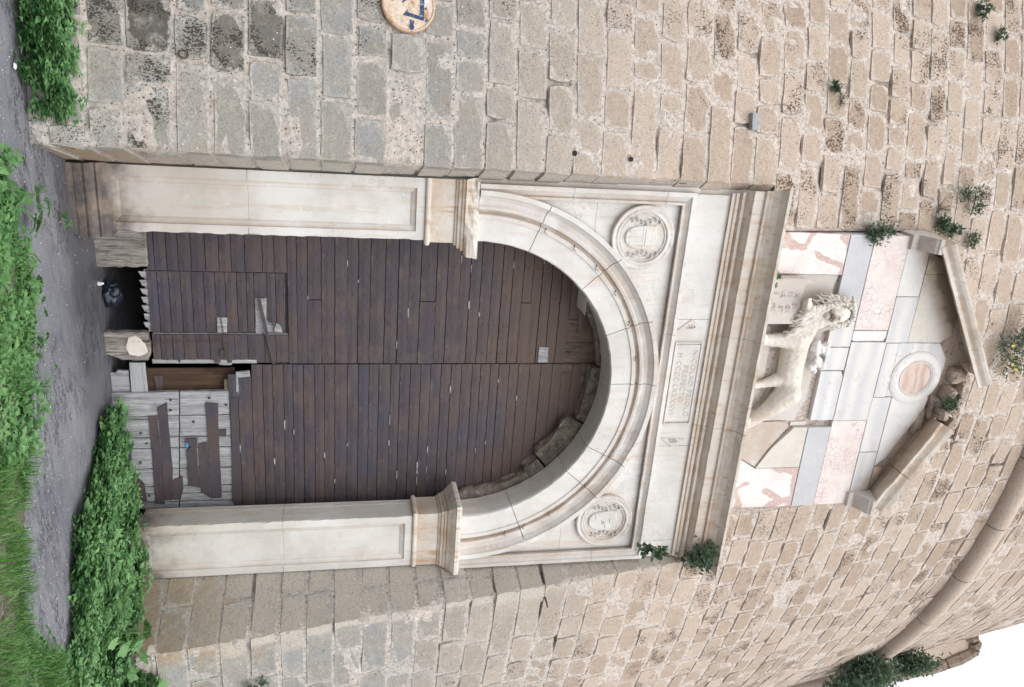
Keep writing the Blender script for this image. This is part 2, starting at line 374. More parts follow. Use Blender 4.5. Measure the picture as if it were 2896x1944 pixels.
M = dict(
 ashlar=mat_ashlar(), mortar=mat_mortar(),
 marble=mat_marble('portal_marble', (.575, .555, .52), (.70, .685, .66), stain=.45, streak=.35, lowdark=True),
 marble2=mat_marble('worn_cornice_marble', (.61, .54, .46), (.72, .665, .595), stain=.8, streak=.7),
 marblecap=mat_marble('stained_capital_marble', (.62, .57, .50), (.72, .69, .64), stain=.8, streak=.95),
 rakemarble=mat_marble('grimy_cornice_stone', (.56, .49, .41), (.70, .65, .58), stain=.8, streak=.5),
 slabw=mat_marble('white_slab', (.68, .66, .63), (.76, .75, .73), stain=.22, soot=True),
 slabband=mat_marble('grey_banded_slab', (.66, .645, .62), (.72, .70, .67), stain=.12, band=(.54, .545, .555), soot=True),
 slabgrey=mat_marble('blue_grey_slab', (.47, .475, .49), (.545, .55, .565), stain=.05),
 slabtan=mat_marble('stained_slab', (.56, .51, .44), (.66, .62, .56), stain=.8, soot=True),
 liong=mat_marble('relief_ground_marble', (.50, .455, .42), (.56, .52, .485), stain=.35),
 lion=mat_marble('lion_marble', (.60, .54, .46), (.71, .67, .60), stain=.9, streak=.5),
 breccia=mat_breccia(), pink=mat_pinkvein(), onyx=mat_onyx(), iron=mat_iron(),
 wood=mat_wood('weathered_grey_wood', (.30, .30, .31), (.50, .50, .51)),
 woodrot=mat_wood('rotten_post_wood', (.19, .165, .14), (.44, .41, .38), 1.5),
 wooddark=mat_wood('dark_plank_seam_shade', (.11, .085, .065), (.22, .17, .13)),  # board tone darkened to paint shade in the iron seams; crown planks share it
 woodbrown=mat_wood('brown_plank', (.060, .038, .027), (.115, .070, .045), .35, axis='z'),
 plank=mat_wood('new_grey_plank', (.36, .37, .38), (.42, .43, .43), .12, axis='x'),
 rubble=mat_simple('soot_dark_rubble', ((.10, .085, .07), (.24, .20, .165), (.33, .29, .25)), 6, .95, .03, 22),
 black=mat_simple('hollow_shade_black', ((.02, .018, .016), (.04, .035, .03)), 2, .95),  # near-black paints the deep shade of hollows, no stone colour
 asphalt=mat_asphalt(),
 soil=mat_simple('verge_soil', ((.10, .085, .065), (.17, .15, .12), (.28, .26, .23)), 9, .95, .03, 30),
 plaster=mat_simple('pale_plaster', ((.58, .52, .46), (.68, .63, .57)), 4, .95, .01, 14),
 leaf=mat_leaf('pellitory_leaf', (.035, .125, .038), (.215, .400, .150)),
 grass=mat_leaf('grass_blade', (.040, .135, .022), (.160, .300, .085)),
 weed=mat_leaf('broad_weed_leaf', (.06, .17, .045), (.17, .33, .12)),
 shrub=mat_leaf('grey_green_shrub_leaf', (.045, .090, .055), (.14, .205, .12)),
 twig=mat_simple('dry_twig', ((.20, .16, .14), (.32, .28, .25)), 9),
 yellow=mat_simple('yellow_flower', ((.75, .60, .03), (.85, .70, .05)), 9),
 bluebag=mat_simple('dark_plastic_bag', ((.006, .009, .018), (.018, .024, .04)), 4, .3, .02, 8, .5),
 blue=mat_simple('blue_plastic', ((.03, .25, .5), (.05, .33, .6)), 9, .4),
 white=mat_simple('white_litter', ((.6, .62, .66), (.75, .75, .75)), 9, .5),
 navy=mat_simple('navy_sign_paint', ((.018, .04, .10), (.03, .06, .13), (.35, .42, .5)), 14, .6),
 letter=mat_simple('stained_letter_cut', ((.50, .445, .385), (.565, .51, .45)), 9),
 letter2=mat_simple('faint_book_letter', ((.475, .43, .395), (.53, .485, .45)), 9),
 chain=mat_simple('rusty_chain', ((.07, .05, .04), (.14, .09, .06)), 20, .6),
)
def mat_sign():
    t = NT('rusty_enamel', .55, .4)
    f = t.noise(8, 5, .75); g = t.noise(30, 4, .7)
    c = t.mix(t.ramp(g, .3, .7), (.50, .38, .27), (.72, .62, .52))
    c = t.mix(t.ramp(f, .50, .64), c, (.33, .16, .075))
    c = t.mix(t.math('MULTIPLY', t.attr('dirt'), t.ramp(g, .2, .6, .5, 1)), c, (.36, .19, .09))
    c = t.mix(t.ramp(t.noise(5, 4, .7, off=(8, 1, 1)), .60, .70), c, (.66, .66, .66))
    return t.done(c, t.bump(g, .002, .7))
M['sign'] = mat_sign()

# ------------------------------------------------------------------ ground
def gz(x, y):
    return -.03+.012*nz(x, y, 0, 1.1)+.035*max(0, min(1, (x-1.5)/3)) - .02*max(0, min(1, (y+.35)/.3))
def make_ground():
    xs = list(np.arange(-4, 8.01, .16)); ys = list(np.arange(-6, 1.01, .14))
    xs = [-400, -120, -40, -15, -7]+xs+[10, 16, 40, 120, 400]; ys = [-400, -120, -40, -15, -9]+ys+[3, 8, 30, 120, 400]
    vs = [(x, y, gz(x, y) if abs(x) < 9 and abs(y) < 7 else -.03) for y in ys for x in xs]
    n = len(xs)
    fs = [(j*n+i, j*n+i+1, (j+1)*n+i+1, (j+1)*n+i) for j in range(len(ys)-1) for i in range(n-1)]
    o = mobj('road', vs, fs, M['asphalt'], smooth=True); tag(o, 'worn grey asphalt lane running past the foot of the gate', kind='structure')
make_ground()
# road edge (verge towards the photographer): y of the asphalt edge as a function of x
EDGE = [(-3, -1.9), (.3, -1.75), (.9, -1.72), (1.45, -1.62), (1.7, -1.5), (2.46, -1.69), (3.42, -2.08), (3.95, -2.38), (4.5, -2.45), (5.4, -1.9), (9, -1.6)]
def edge_y(x):
    for (a, b), (c, d) in zip(EDGE, EDGE[1:]):
        if a <= x <= c: return b+(d-b)*(x-a)/(c-a)
    return -1.9
def make_verge():
    vs, fs = [], []
    xs = list(np.arange(-3, 9.01, .12)); n = len(xs)
    rows = [0, .05, .14, .3, .6, 1.0, 1.6, 2.4, 3.4]
    for k in rows:
        for x in xs:
            y = edge_y(x)-k+.05*nz(x, 3, 0, 3)
            h = gz(x, y) + (.004 if k == 0 else .03+.05*min(1, k/.5)+.03*nz(x, y, 2, 2.5)) + (.0 if k < .6 else .05*min(1, (k-.6)/2))
            vs.append((x, y, h))
    for j in range(len(rows)-1):
        for i in range(n-1): fs.append((j*n+i, (j+1)*n+i, (j+1)*n+i+1, j*n+i+1))
    o = mobj('verge', vs, fs, M['soil'], smooth=True); tag(o, 'low earth verge on the near side of the lane', kind='structure')
make_verge()

# ------------------------------------------------------------------ tower wall
TH_L, TH_R = -11.2, 10.4
ZL = [-.22, .08, .363, .641, .991, 1.269, 1.56, 1.848, 2.137, 2.429, 2.734, 3.028, 3.317, 3.616, 3.908, 4.211, 4.5, 4.797, 5.094, 5.392, 5.678, 5.979, 6.257, 6.54, 6.831]
ZRt = [-.22, .2, .5, .8, 1.1, 1.4, 1.69, 1.966, 2.264, 2.557, 2.869, 3.162, 3.464, 3.77, 4.071, 4.368, 4.67, 4.97, 5.27, 5.57, 5.88, 6.18, 6.49, 6.831]
ZT = [6.831, 7.124, 7.397, 7.692, 7.964, 8.255, 8.528, 8.816, 9.085, 9.339, 9.629, 9.918, 10.2, 10.49, 10.77, 11.05, 11.33, 11.58]
ZC = 11.58; ZC2 = 11.95
ZU = [ZC2+.29*i for i in range(24)]
def s2th(s, z): return math.degrees(s/12.4)
def ret_end(side, z):
    return Vector((1.285, .07)) if side == 'L' else Vector((5.735 if z < 3.7 else 5.80, .07))
def path(side, s, z):
    """outward surface point and horizontal normal; s in metres from the crease"""
    th0 = TH_L if side == 'L' else (TH_R if side == 'R' else 0)
    if side in 'LR':
        c = cone_pt(th0, z); e = ret_end(side, z); v = Vector((e.x-c.x, e.y-c.y)); L = v.length
        inside = s > 0 if side == 'L' else s < 0
        if inside:
            v.normalize(); q = Vector((c.x, c.y))+v*abs(s)
            n = Vector((v.y, -v.x)) if side == 'L' else Vector((-v.y, v.x))
            return Vector((q.x, q.y, z)), Vector((n.x, n.y, 0))
    th = th0+s2th(s, z)
    p = cone_pt(th, z); a = R(th)
    return p, Vector((math.sin(a), -math.cos(a), 0))
def ret_len(side, z):
    c = cone_pt(TH_L if side == 'L' else TH_R, z); e = ret_end(side, z)
    return math.hypot(e.x-c.x, e.y-c.y)
stones = []      # (area_px, verts, faces, sv)
def proj_area(p, n, w_, h_):
    d = p-EYE; t = d.dot(fw)
    cs = abs(n.dot(d.normalized()))
    return w_*h_*cs*(FPX/t)**2 if t > 0 else 0
def in_frame(p, mrg=120):
    d = p-EYE; t = d.dot(fw)
    if t <= 0: return False
    u = d.dot(eu)/t*FPX+972; v = d.dot(ev)/t*FPX+1448
    return -mrg < v < 2896+mrg and -mrg < u < 1944+mrg
def add_stone(side, s0, s1, z0, z1, gap=.018, erode=0.0, sv=None, proud=None, ncol=5, nrow=4):
    smid = .5*(s0+s1); zm = .5*(z0+z1)
    pm, nm = path(side, smid, zm)
    if not in_frame(pm, 260): return
    d = (pm-EYE)
    if side != 'L' or smid < 0:
        if nm.dot(d.normalized()) > .08: return
    g = gap*random.uniform(.45, 1.15)
    a, b, c, e = s0+g, s1-g, z0+g*random.uniform(.5, 1.5), z1-g*random.uniform(.5, 1.5)
    if b-a < .05 or e-c < .05: return
    bev = min(.007+.006*random.random(), (b-a)*.2)
    if proud is None: proud = random.gauss(.002, .004)
    # column stations; one must sit on the crease
    cs = [a+bev+(b-a-2*bev)*i/(ncol-1) for i in range(ncol)]
    if side in 'LR' and a < -.03 and b > .03:
        k = min(range(1, ncol-1), key=lambda i: abs(cs[i])); cs[k] = 0.0
    rs = [c+bev+(e-c-2*bev)*i/(nrow-1) for i in range(nrow)]
    S = [a]+cs+[b]; Zs = [c]+rs+[e]
    vs = []; al = []; cln = []; N = len(S)
    seed = random.uniform(0, 50)
    cr = random.uniform(.006, .045)     # rounded corners
    bow = random.gauss(0, .012)
    for j, z in enumerate(Zs):
        for i, s in enumerate(S):
            edge = i in (0, N-1) or j in (0, len(Zs)-1)
            ss, z_ = s, z
            ss += .018*nz(seed, s*3, z*5, 1.5)+.010*nz(seed, s*6, z*14, 1.5); z_ += .013*nz(s*3, seed, z*4, 1.5)+.009*nz(s*13, seed, z*4, 1.5)+bow*(s-smid)
            if i in (0, 1) and j in (0, 1, len(Zs)-2, len(Zs)-1): ss += cr*(.7 if i == 0 else .3)
            if i in (N-1, N-2) and j in (0, 1, len(Zs)-2, len(Zs)-1): ss -= cr*(.7 if i == N-1 else .3)
            p, n = path(side, ss, z_)
            off = -.03 if edge else proud+.006*nz(ss*5+seed, z_*5, seed)
            if erode and not edge: off -= erode*(.3+1.0*abs(nz(ss*3+seed, z_*3, 1)))
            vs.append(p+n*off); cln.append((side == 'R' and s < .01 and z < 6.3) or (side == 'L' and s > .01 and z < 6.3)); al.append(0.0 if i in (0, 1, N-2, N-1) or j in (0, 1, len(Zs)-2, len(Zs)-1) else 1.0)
    fs = [(j*N+i, j*N+i+1, (j+1)*N+i+1, (j+1)*N+i) for j in range(len(Zs)-1) for i in range(N-1)]
    if sv is None:
        r_ = random.random()
        sv = (random.random(), (random.uniform(.25, 1.05) if r_ < .75 else random.uniform(.0, .3)), 0, 1)
    vis = in_frame(pm, 0)
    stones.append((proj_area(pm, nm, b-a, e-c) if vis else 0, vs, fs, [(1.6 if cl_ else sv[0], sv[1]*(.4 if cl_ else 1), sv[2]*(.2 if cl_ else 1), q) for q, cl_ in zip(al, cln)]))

# joints surveyed on the left of the gate: (course index, [(px, py) ...])
z1, z2, z3, z4 = ((0, 0), 2.5956), ((700, 0), 2.5956), ((1500, 0), 2.613), ((2100, 0), 2.613)
JL = {0: (z1, 400, [250, 620, 870]), 1: (z1, 780, [170, 500, 690, 915]), 2: (z1, 1090, [0, 370, 795]), 3: (z1, 1400, [-60, 420, 645]),
 4: (z1, 1670, [140, 475]), 5: (z1, 1950, [110, 575]), 6: (z2, 400, [20, 465, 750]), 7: (z2, 660, [-140, 140, 595]), 8: (z2, 910, [-120, 290, 760]),
 9: (z2, 1160, [-40, 215, 460, 885]), 10: (z2, 1400, [-80, 270, 570]), 11: (z2, 1640, [60, 310, 910]), 12: (z2, 1870, [-20, 240, 465, 715]),
 13: (z2, 2100, [-30, 185, 665, 905]), 14: (z3, 260, [45, 395, 760]), 15: (z3, 450, [-40, 250, 640, 1010]), 16: (z3, 660, [0, 435, 890]), 17: (z3, 865, [-60, 260, 690, 980]),
 18: (z3, 1060, [140, 470, 625]), 19: (z3, 1250, [0, 340, 715, 860]), 20: (z3, 1430, [30, 300, 640, 1010]), 21: (z3, 1600, [120, 480, 800]), 22: (z4, 220, [120, 430, 690, 950]), 23: (z4, 380, [30, 295, 600, 800, 1020])}
JT = {0: (z4, 550, [20, 250, 545, 880]), 1: (z4, 710, [-30, 220, 480, 705, 985, 1235]), 2: (z4, 865, [100, 350, 655, 890, 1155]), 3: (z4, 1020, [20, 240, 465, 760, 985, 1230]), 4: (z4, 1165, [110, 395, 640, 860, 1150, 1410]),
 5: (z4, 1310, [-30, 265, 515, 750, 950, 1105, 1290]), 6: (z4, 1450, [170, 395, 645, 840, 1200, 1350, 1570]), 7: (z4, 1590, [10, 230, 625, 930, 1175, 1490]), 8: (z4, 1725, [170, 385, 615, 860, 1105, 1400, 1600]), 9: (z4, 1860, [30, 495, 740, 985, 1240, 1410]), 10: (z4, 2000, [120, 390, 660, 890, 1115, 1370, 1600])}
for k, (o, x, ys) in JL.items():
    z0_, z1_ = ZL[k], ZL[k+1]
    js = []
    for yy in ys:
        th, z, p = cone_hit(o[0][0]+x/o[1], o[0][1]+yy/o[1]); js.append((th-TH_L)/math.degrees(1)*12.4)
    js = [j for j in js if j < -.12]
    js = [js[0]-.5-random.random()*.2-.55, js[0]-.45-random.random()*.15]+js
    zm = .5*(z0_+z1_); L = ret_len('L', zm)
    js.append(L)
    for a, b in zip(js, js[1:]):
        erode, sv = 0, None
        mid = .5*(a+b)
        smooth_ = a > -1.0 and zm > 1.4 and zm < 5.2
        if zm < 1.9 and mid < -.75:
            erode = .032 if zm < 1.3 else .014; sv = (random.random()*.6, 1.25, random.uniform(.35, 1), 1)
            if random.random() < .25: sv = (random.random(), .9, .3, 1); erode = .02
        elif smooth_ and mid > -.75: sv = (random.uniform(.3, 1), random.uniform(.0, .25), 0, 1)
        elif mid > -1.3 and zm > 3.2: sv = (random.uniform(.3, 1), random.uniform(.05, .35), 0, 1)
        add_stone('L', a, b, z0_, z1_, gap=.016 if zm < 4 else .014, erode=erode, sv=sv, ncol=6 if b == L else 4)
# right of the gate
rng = random.Random(5)
for k, (z0_, z1_) in enumerate(zip(ZRt, ZRt[1:])):
    zm = .5*(z0_+z1_); L = ret_len('R', zm)
    s = -L
    first = True
    while s < 11.5:
        ln = (L+rng.uniform(.25, 1.0)) if first and L > .1 else rng.uniform(.38, .68)
        if rng.random() < .12: ln *= 1.3
        near = s < .9 and zm < 6
        sv = (rng.uniform(.5, 1), rng.uniform(.05, .45), 0, 1) if near else None
        if zm < 1.3 and not first: sv = (rng.random(), .8, rng.uniform(0, .35), 1)
        if first and L > .45 and rng.random() < .35 and zm < 5:
            add_stone('R', s, s+L*.45, z0_, z1_, sv=sv); add_stone('R', s+L*.45, s+ln, z0_, z1_, sv=sv, ncol=5)
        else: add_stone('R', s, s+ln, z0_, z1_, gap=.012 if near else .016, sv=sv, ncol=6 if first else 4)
        s += ln; first = False
# above the cornice: whole courses round the tower, interrupted by the marble panel and pediment
def block(z):
    if z < 8.95: return (1.665, 5.165)
    if z < 9.95: return (1.70+(z-8.9)/.60, 5.20-(z-8.9)/.60) if (z-8.9)/.6 < 1.75 else None
    return None
def x2s(x, z):
    th = math.degrees(math.asin((x-CX)/rad(z))); return R(th)*12.4
for k, (z0_, z1_) in enumerate(zip(ZT, ZT[1:])):
    zm = .5*(z0_+z1_); bl = block(zm)
    js = []
    if k in JT:
        o, x, ys = JT[k]
        for yy in ys:
            th, z, p = cone_hit(o[0][0]+x/o[1], o[0][1]+yy/o[1]); js.append(R(th)*12.4)
        js = [js[0]-1.1, js[0]-.52]+js
    else:
        s = -5.6+rng.random()*.4
        while s < -3.5: js.append(s); s += rng.uniform(.4, .65)
    if bl:
        sl_, sr_ = x2s(bl[0], zm), x2s(bl[1], zm)
        js = [j for j in js if j < sl_-.1]
        while sl_-js[-1] > .75: js.append(js[-1]+rng.uniform(.4, .6))
        js.append(sl_)
        for a, b in zip(js, js[1:]): add_stone('T', a, b, z0_, z1_, gap=.019)
        s = sr_
    else:
        for a, b in zip(js, js[1:]): add_stone('T', a, b, z0_, z1_, gap=.019)
        s = js[-1]
    while s < 13.5:
        ln = rng.uniform(.38, .66); add_stone('T', s, s+ln, z0_, z1_, gap=.018); s += ln
for k, (z0_, z1_) in enumerate(zip(ZU, ZU[1:])):
    s = -1.0+rng.random()*.4
    while s < 13.5:
        ln = rng.uniform(.4, .75); add_stone('T', s, s+ln, z0_, z1_, gap=.016); s += ln

TW = empty('tower_wall', (CX, CY, 0), 'curved battered tower wall of weathered ashlar blocks around the gate', 'wall')
stones.sort(key=lambda t: -t[0])
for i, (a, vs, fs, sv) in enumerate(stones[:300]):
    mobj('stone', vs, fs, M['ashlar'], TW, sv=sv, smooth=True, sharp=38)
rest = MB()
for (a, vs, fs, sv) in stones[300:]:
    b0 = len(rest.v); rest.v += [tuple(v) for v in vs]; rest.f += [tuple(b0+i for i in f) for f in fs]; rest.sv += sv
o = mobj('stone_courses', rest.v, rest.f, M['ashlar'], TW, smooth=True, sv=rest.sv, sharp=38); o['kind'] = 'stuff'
print('stones', len(stones))
# mortar bed behind the faces
mb = MB()
def mortar_grid(side, ss, zs, dep=-.0035):
    vs, fs = [], []; n = None
    for z in zs:
        row = ss(z); n = len(row)
        for s in row:
            if isinstance(s, tuple):
                p, nn = path(side, s[0], z); vs.append(p-nn*s[1]); continue
            p, nn = path(side, s, z); dq = dep+.005*nz(p.x, p.y, p.z, 6)-.008*max(0, nz(p.x+9, p.y, p.z, 1.3)-.08)-.16*max(0, nz(p.x+9, p.y, p.z, 3.1)-.30)-.03*max(0, nz(p.x+4, p.y, p.z, 6)-.15)
            if side == 'L' and z < 2.0 and s < -.6: dq -= .018*min(1, (2.0-z)/.6)
            vs.append(p+nn*dq)
    for j in range(len(zs)-1):
        for i in range(n-1): fs.append((j*n+i, j*n+i+1, (j+1)*n+i+1, (j+1)*n+i))
    mb.add(vs, fs)
zs_lo = [-.25+.06*i for i in range(119)]; zs_lo = [z for z in zs_lo if z < 6.831]+[6.831]
mortar_grid('L', lambda z: [-4+.1*i for i in range(40)]+[0.0]+[ret_len('L', z)*q for q in (.25, .5, .75, 1)], zs_lo)
mortar_grid('R', lambda z: [-ret_len('R', z)*q for q in (1, .75, .5, .25)]+[0.0]+[.12*i for i in range(1, 100)], zs_lo)
# top: left strip, right strip beside the panel, then full courses
zs_a = [6.831+.1*i for i in range(22)]
def spread(a, b, n): return [a+(b-a)*i/(n-1) for i in range(n)]
mortar_grid('T', lambda z: spread(-7, x2s(block(z)[0], z), 40)+[(x2s(block(z)[0], z), .35)], [z for z in zs_a if z < 8.95]+[8.949])
mortar_grid('T', lambda z: [(x2s(block(z)[1], z), .35)]+spread(x2s(block(z)[1], z), 14, 90), [z for z in zs_a if z < 8.95]+[8.949])
mortar_grid('T', lambda z: spread(-7, x2s(block(min(z, 9.9))[0], z), 40), [8.95+.1*i for i in range(10)]+[9.92])
mortar_grid('T', lambda z: spread(x2s(block(min(z, 9.9))[1], z), 14, 90), [8.95+.1*i for i in range(10)]+[9.92])
mortar_grid('T', lambda z: spread(-7, 14, 150), [9.92+.12*i for i in range(14)]+[ZC+.02])
mortar_grid('T', lambda z: spread(-7, 14, 120), [ZC2-.02+.3*i for i in range(24)])
mb.build('mortar', M['mortar'], TW, smooth=True)
# hidden core so that no daylight shows through open joints
cb = MB()
def core_grid(t0, t1, z0, z1, nt_=40, nz_=20):
    vs = [cone_pt(t0+(t1-t0)*i/nt_, z0+(z1-z0)*j/nz_, -.22) for j in range(nz_+1) for i in range(nt_+1)]
    cb.add(vs, [(j*(nt_+1)+i, j*(nt_+1)+i+1, (j+1)*(nt_+1)+i+1, (j+1)*(nt_+1)+i) for j in range(nz_) for i in range(nt_)])
core_grid(-34, -11.9, -.4, 6.9); core_grid(11.0, 60, -.4, 6.9); core_grid(-34, 60, 6.9, 18.5, 60, 30)
cb.build('wall_core', M['mortar'], TW)
# round cordon
th = -12.0; k = 0
while th < 52:
    w_ = rng.uniform(4.2, 6.5); n = 7; vs, fs = [], []
    prof = [(-.30, -.05), (-.06, -.01)] + [(.19*math.sin(q)*.95+.0, .185-.185*math.cos(q)) for q in [R(a) for a in range(12, 175, 18)]] + [(-.06, .375), (-.30, .39)]
    for i in range(n+1):
        t_ = th+.05+(w_-.1)*i/n
        for (o_, zz) in prof:
            vs.append(cone_pt(t_, ZC+zz, o_+.004*nz(t_, zz*3, 4, .5)))
    m_ = len(prof)
    fs = [(i*m_+j, (i+1)*m_+j, (i+1)*m_+j+1, i*m_+j+1) for i in range(n) for j in range(m_-1)]
    fs += [tuple(range(m_-1, -1, -1)), tuple(range(n*m_, n*m_+m_))]
    mobj('cordon_stone', vs, fs, M['ashlar'], TW, sv=(.95, .10, 0, 1), smooth=True, sharp=50)
    th += w_; k += 1
rebase(TW)

# ------------------------------------------------------------------ sweeps and prisms for carved marble
def sweep(pts, prof, closed=False, jit=.0, seglen=.12, dirt=None, caps=True):
    """pts: XZ path; prof: list of (u, y) with u along the left normal, y towards the viewer. returns verts, faces, dirt"""
    P2 = [Vector(p) for p in pts]
    n0 = len(P2); ns = []
    for i in range(n0):
        a = P2[i]-P2[i-1] if (i > 0 or closed) else P2[1]-P2[0]
        b = P2[(i+1) % n0]-P2[i] if (i < n0-1 or closed) else P2[-1]-P2[-2]
        a.normalize(); b.normalize()
        na, nb = Vector((-a.y, a.x)), Vector((-b.y, b.x)); m_ = (na+nb).normalized(); ns.append(m_/max(.3, m_.dot(na)))
    Q = []; NN = []
    for i in range(n0 if closed else n0-1):
        j = (i+1) % n0; L = (P2[j]-P2[i]).length; k = max(1, int(L/seglen))
        for q in range(k): Q.append(P2[i].lerp(P2[j], q/k)); NN.append(ns[i].lerp(ns[j], q/k))
    if not closed: Q.append(P2[-1]); NN.append(ns[-1])
    # straight runs keep a constant normal between mitres
    vs, dd = [], []
    for p, n_ in zip(Q, NN):
        for (u, y) in prof:
            x, z = p.x+n_.x*u, p.y+n_.y*u; yy = -y
            if jit and y > 0.005:
                e = nz(x, yy, z, 9); e2 = nz(x+7, yy, z, 3)
                yy += jit*(.6*e+abs(min(0, e2+.12))*3.0); z += jit*.5*nz(x, 3, z, 8)
            vs.append((x, yy, z))
        dd += dirt if dirt else [0]*len(prof)
    m_ = len(prof); fs = []
    K = len(Q)
    for i in range(K if closed else K-1):
        j = (i+1) % K
        for q in range(m_-1): fs.append((i*m_+q, i*m_+q+1, j*m_+q+1, j*m_+q))
    if not closed and caps: fs += [tuple(range(m_-1, -1, -1)), tuple(range((K-1)*m_, K*m_))]
    return vs, fs, dd
def sweepobj(name, pts, prof, mat, parent, smooth=False, **k):
    vs, fs, dd = sweep(pts, prof, **k)
    return mobj(name, vs, fs, mat, parent, smooth, dirt=dd)
def prism(name, poly, yf, yb, mat, parent, bev=.006, jit=0.0, sv=(.5, .3, 0, 1), dirt=0.0, warp=None):
    """poly in XZ, front at Y=yf, back at Y=yb; bevelled front edge"""
    P2 = [Vector(p) for p in poly]
    area = sum(P2[i].x*P2[(i+1) % len(P2)].y-P2[(i+1) % len(P2)].x*P2[i].y for i in range(len(P2)))
    if area < 0: P2.reverse()
    if jit:
        Q = []
        for i in range(len(P2)):
            a, b = P2[i], P2[(i+1) % len(P2)]; k = max(1, int((b-a).length/.05))
            for q in range(k):
                p = a.lerp(b, q/k); e = jit*nz(p.x, 1, p.y, 14)+jit*.6*nz(p.x, 5, p.y, 40); Q.append(Vector((p.x+e, p.y+jit*nz(p.x, 9, p.y, 14))))
        P2 = Q
    n = len(P2); ins = []
    for i in range(n):
        a = (P2[i]-P2[i-1]).normalized(); b = (P2[(i+1) % n]-P2[i]).normalized()
        na, nb = Vector((-a.y, a.x)), Vector((-b.y, b.x)); m_ = (na+nb)
        m_ = m_.normalized() if m_.length > 1e-6 else na
        ins.append(P2[i]+m_*bev/max(.4, m_.dot(na)))
    vs = [(p.x, yf, p.y) for p in ins]+[(p.x, yf+bev, p.y) for p in P2]+[(p.x, yb, p.y) for p in P2]
    fs = [tuple(range(n))]
    for r_ in (0, 1): fs += [(r_*n+i, (r_+1)*n+i, (r_+1)*n+(i+1) % n, r_*n+(i+1) % n) for i in range(n)]
    fs.append(tuple(range(3*n-1, 2*n-1, -1)))
    return mobj(name, vs, fs, mat, parent, sv=sv, dirt=[dirt]*len(vs))
def lathe(cx_, cz_, prof, n=48, jit=0):
    """prof: (r, y-out). disc in the XZ plane"""
    vs, fs = [], []
    for i in range(n):
        a = 2*math.pi*i/n
        for (r_, y) in prof:
            e = jit*nz(math.cos(a)*3*r_, math.sin(a)*3*r_, y*10, 6); vs.append((cx_+r_*math.cos(a), -y+e, cz_+r_*math.sin(a)))
    m_ = len(prof)
    for i in range(n):
        j = (i+1) % n
        for q in range(m_-1): fs.append((i*m_+q, j*m_+q, j*m_+q+1, i*m_+q+1))
    return vs, fs
def text_obj(name, body, size, loc, mat, parent, ext=.004, align='CENTER', space=1.0, sx=1.0, rotz=0, yrot=0):
    cu = bpy.data.curves.new(name, 'FONT'); cu.body = body; cu.size = size; cu.align_x = align; cu.extrude = ext; cu.resolution_u = 3
    cu.space_character = space; cu.space_line = 1.05
    tmp = bpy.data.objects.new('tmp_text', cu); col.objects.link(tmp)
    bpy.context.view_layer.update()
    me = bpy.data.meshes.new_from_object(tmp.evaluated_get(bpy.context.evaluated_depsgraph_get()))
    bpy.data.objects.remove(tmp); bpy.data.curves.remove(cu)
    mt = Matrix.Translation(loc) @ Matrix.Rotation(R(yrot), 4, 'Y') @ Matrix.Rotation(R(90), 4, 'X') @ Matrix.Diagonal((sx, 1, 1, 1))
    me.transform(mt); me.materials.clear(); me.materials.append(mat); me.name = name
    return link(bpy.data.objects.new(name, me), parent)

# ------------------------------------------------------------------ the marble portal
PT = empty('marble_portal', (3.5, .2, 0), 'white marble Renaissance portal with round arch, pilasters and deep cornice', 'portal')
AX, AZc, RI, RG, RE = 3.50, 3.66, 1.605, 1.93, 2.135
mar = M['marble']
def panel_frame(x0, x1, z0, z1, name, parent, yb=0.0, dirt_low=False):
    """a sunk panel: cyma frame between raised border and recessed field"""
    pts = [(x0, z0), (x0, z1), (x1, z1), (x1, z0)]
    prof = [(0.0, .012), (-.012, .012), (-.016, -.004), (-.05, -.016), (-.075, -.030), (-.085, -.030)]
    return sweepobj(name, pts, prof, mar, parent, closed=True, seglen=.3, dirt=[.0, .15, .5, .1, .45, .2])
def grid_front(x0, x1, z0, z1, y, hole=None, jl=0, jr=0, n=40):
    """front border face with a rectangular hole and chipped left or right arris"""
    hx0, hx1, hz0, hz1 = hole
    vs, fs = [], []
    zs = sorted(set([z0, hz0, hz1, z1]+[z0+(z1-z0)*i/n for i in range(n+1)]))
    def jit(z, k): return k*(max(0, nz(z, 2, k, 7)+.15)*.030+.012*abs(nz(z, 7, k, 22))) if k else 0
    for z in zs:
        c = [x0+jit(z, jl), hx0, hx1, x1-jit(z, jr)]
        for x in c: vs.append((x, y, z))
    for j in range(len(zs)-1):
        for i in range(3):
            if i == 1 and zs[j] >= hz0-1e-6 and zs[j+1] <= hz1+1e-6: continue
            fs.append((j*4+i, j*4+i+1, (j+1)*4+i+1, (j+1)*4+i))
    return vs, fs, zs, jit
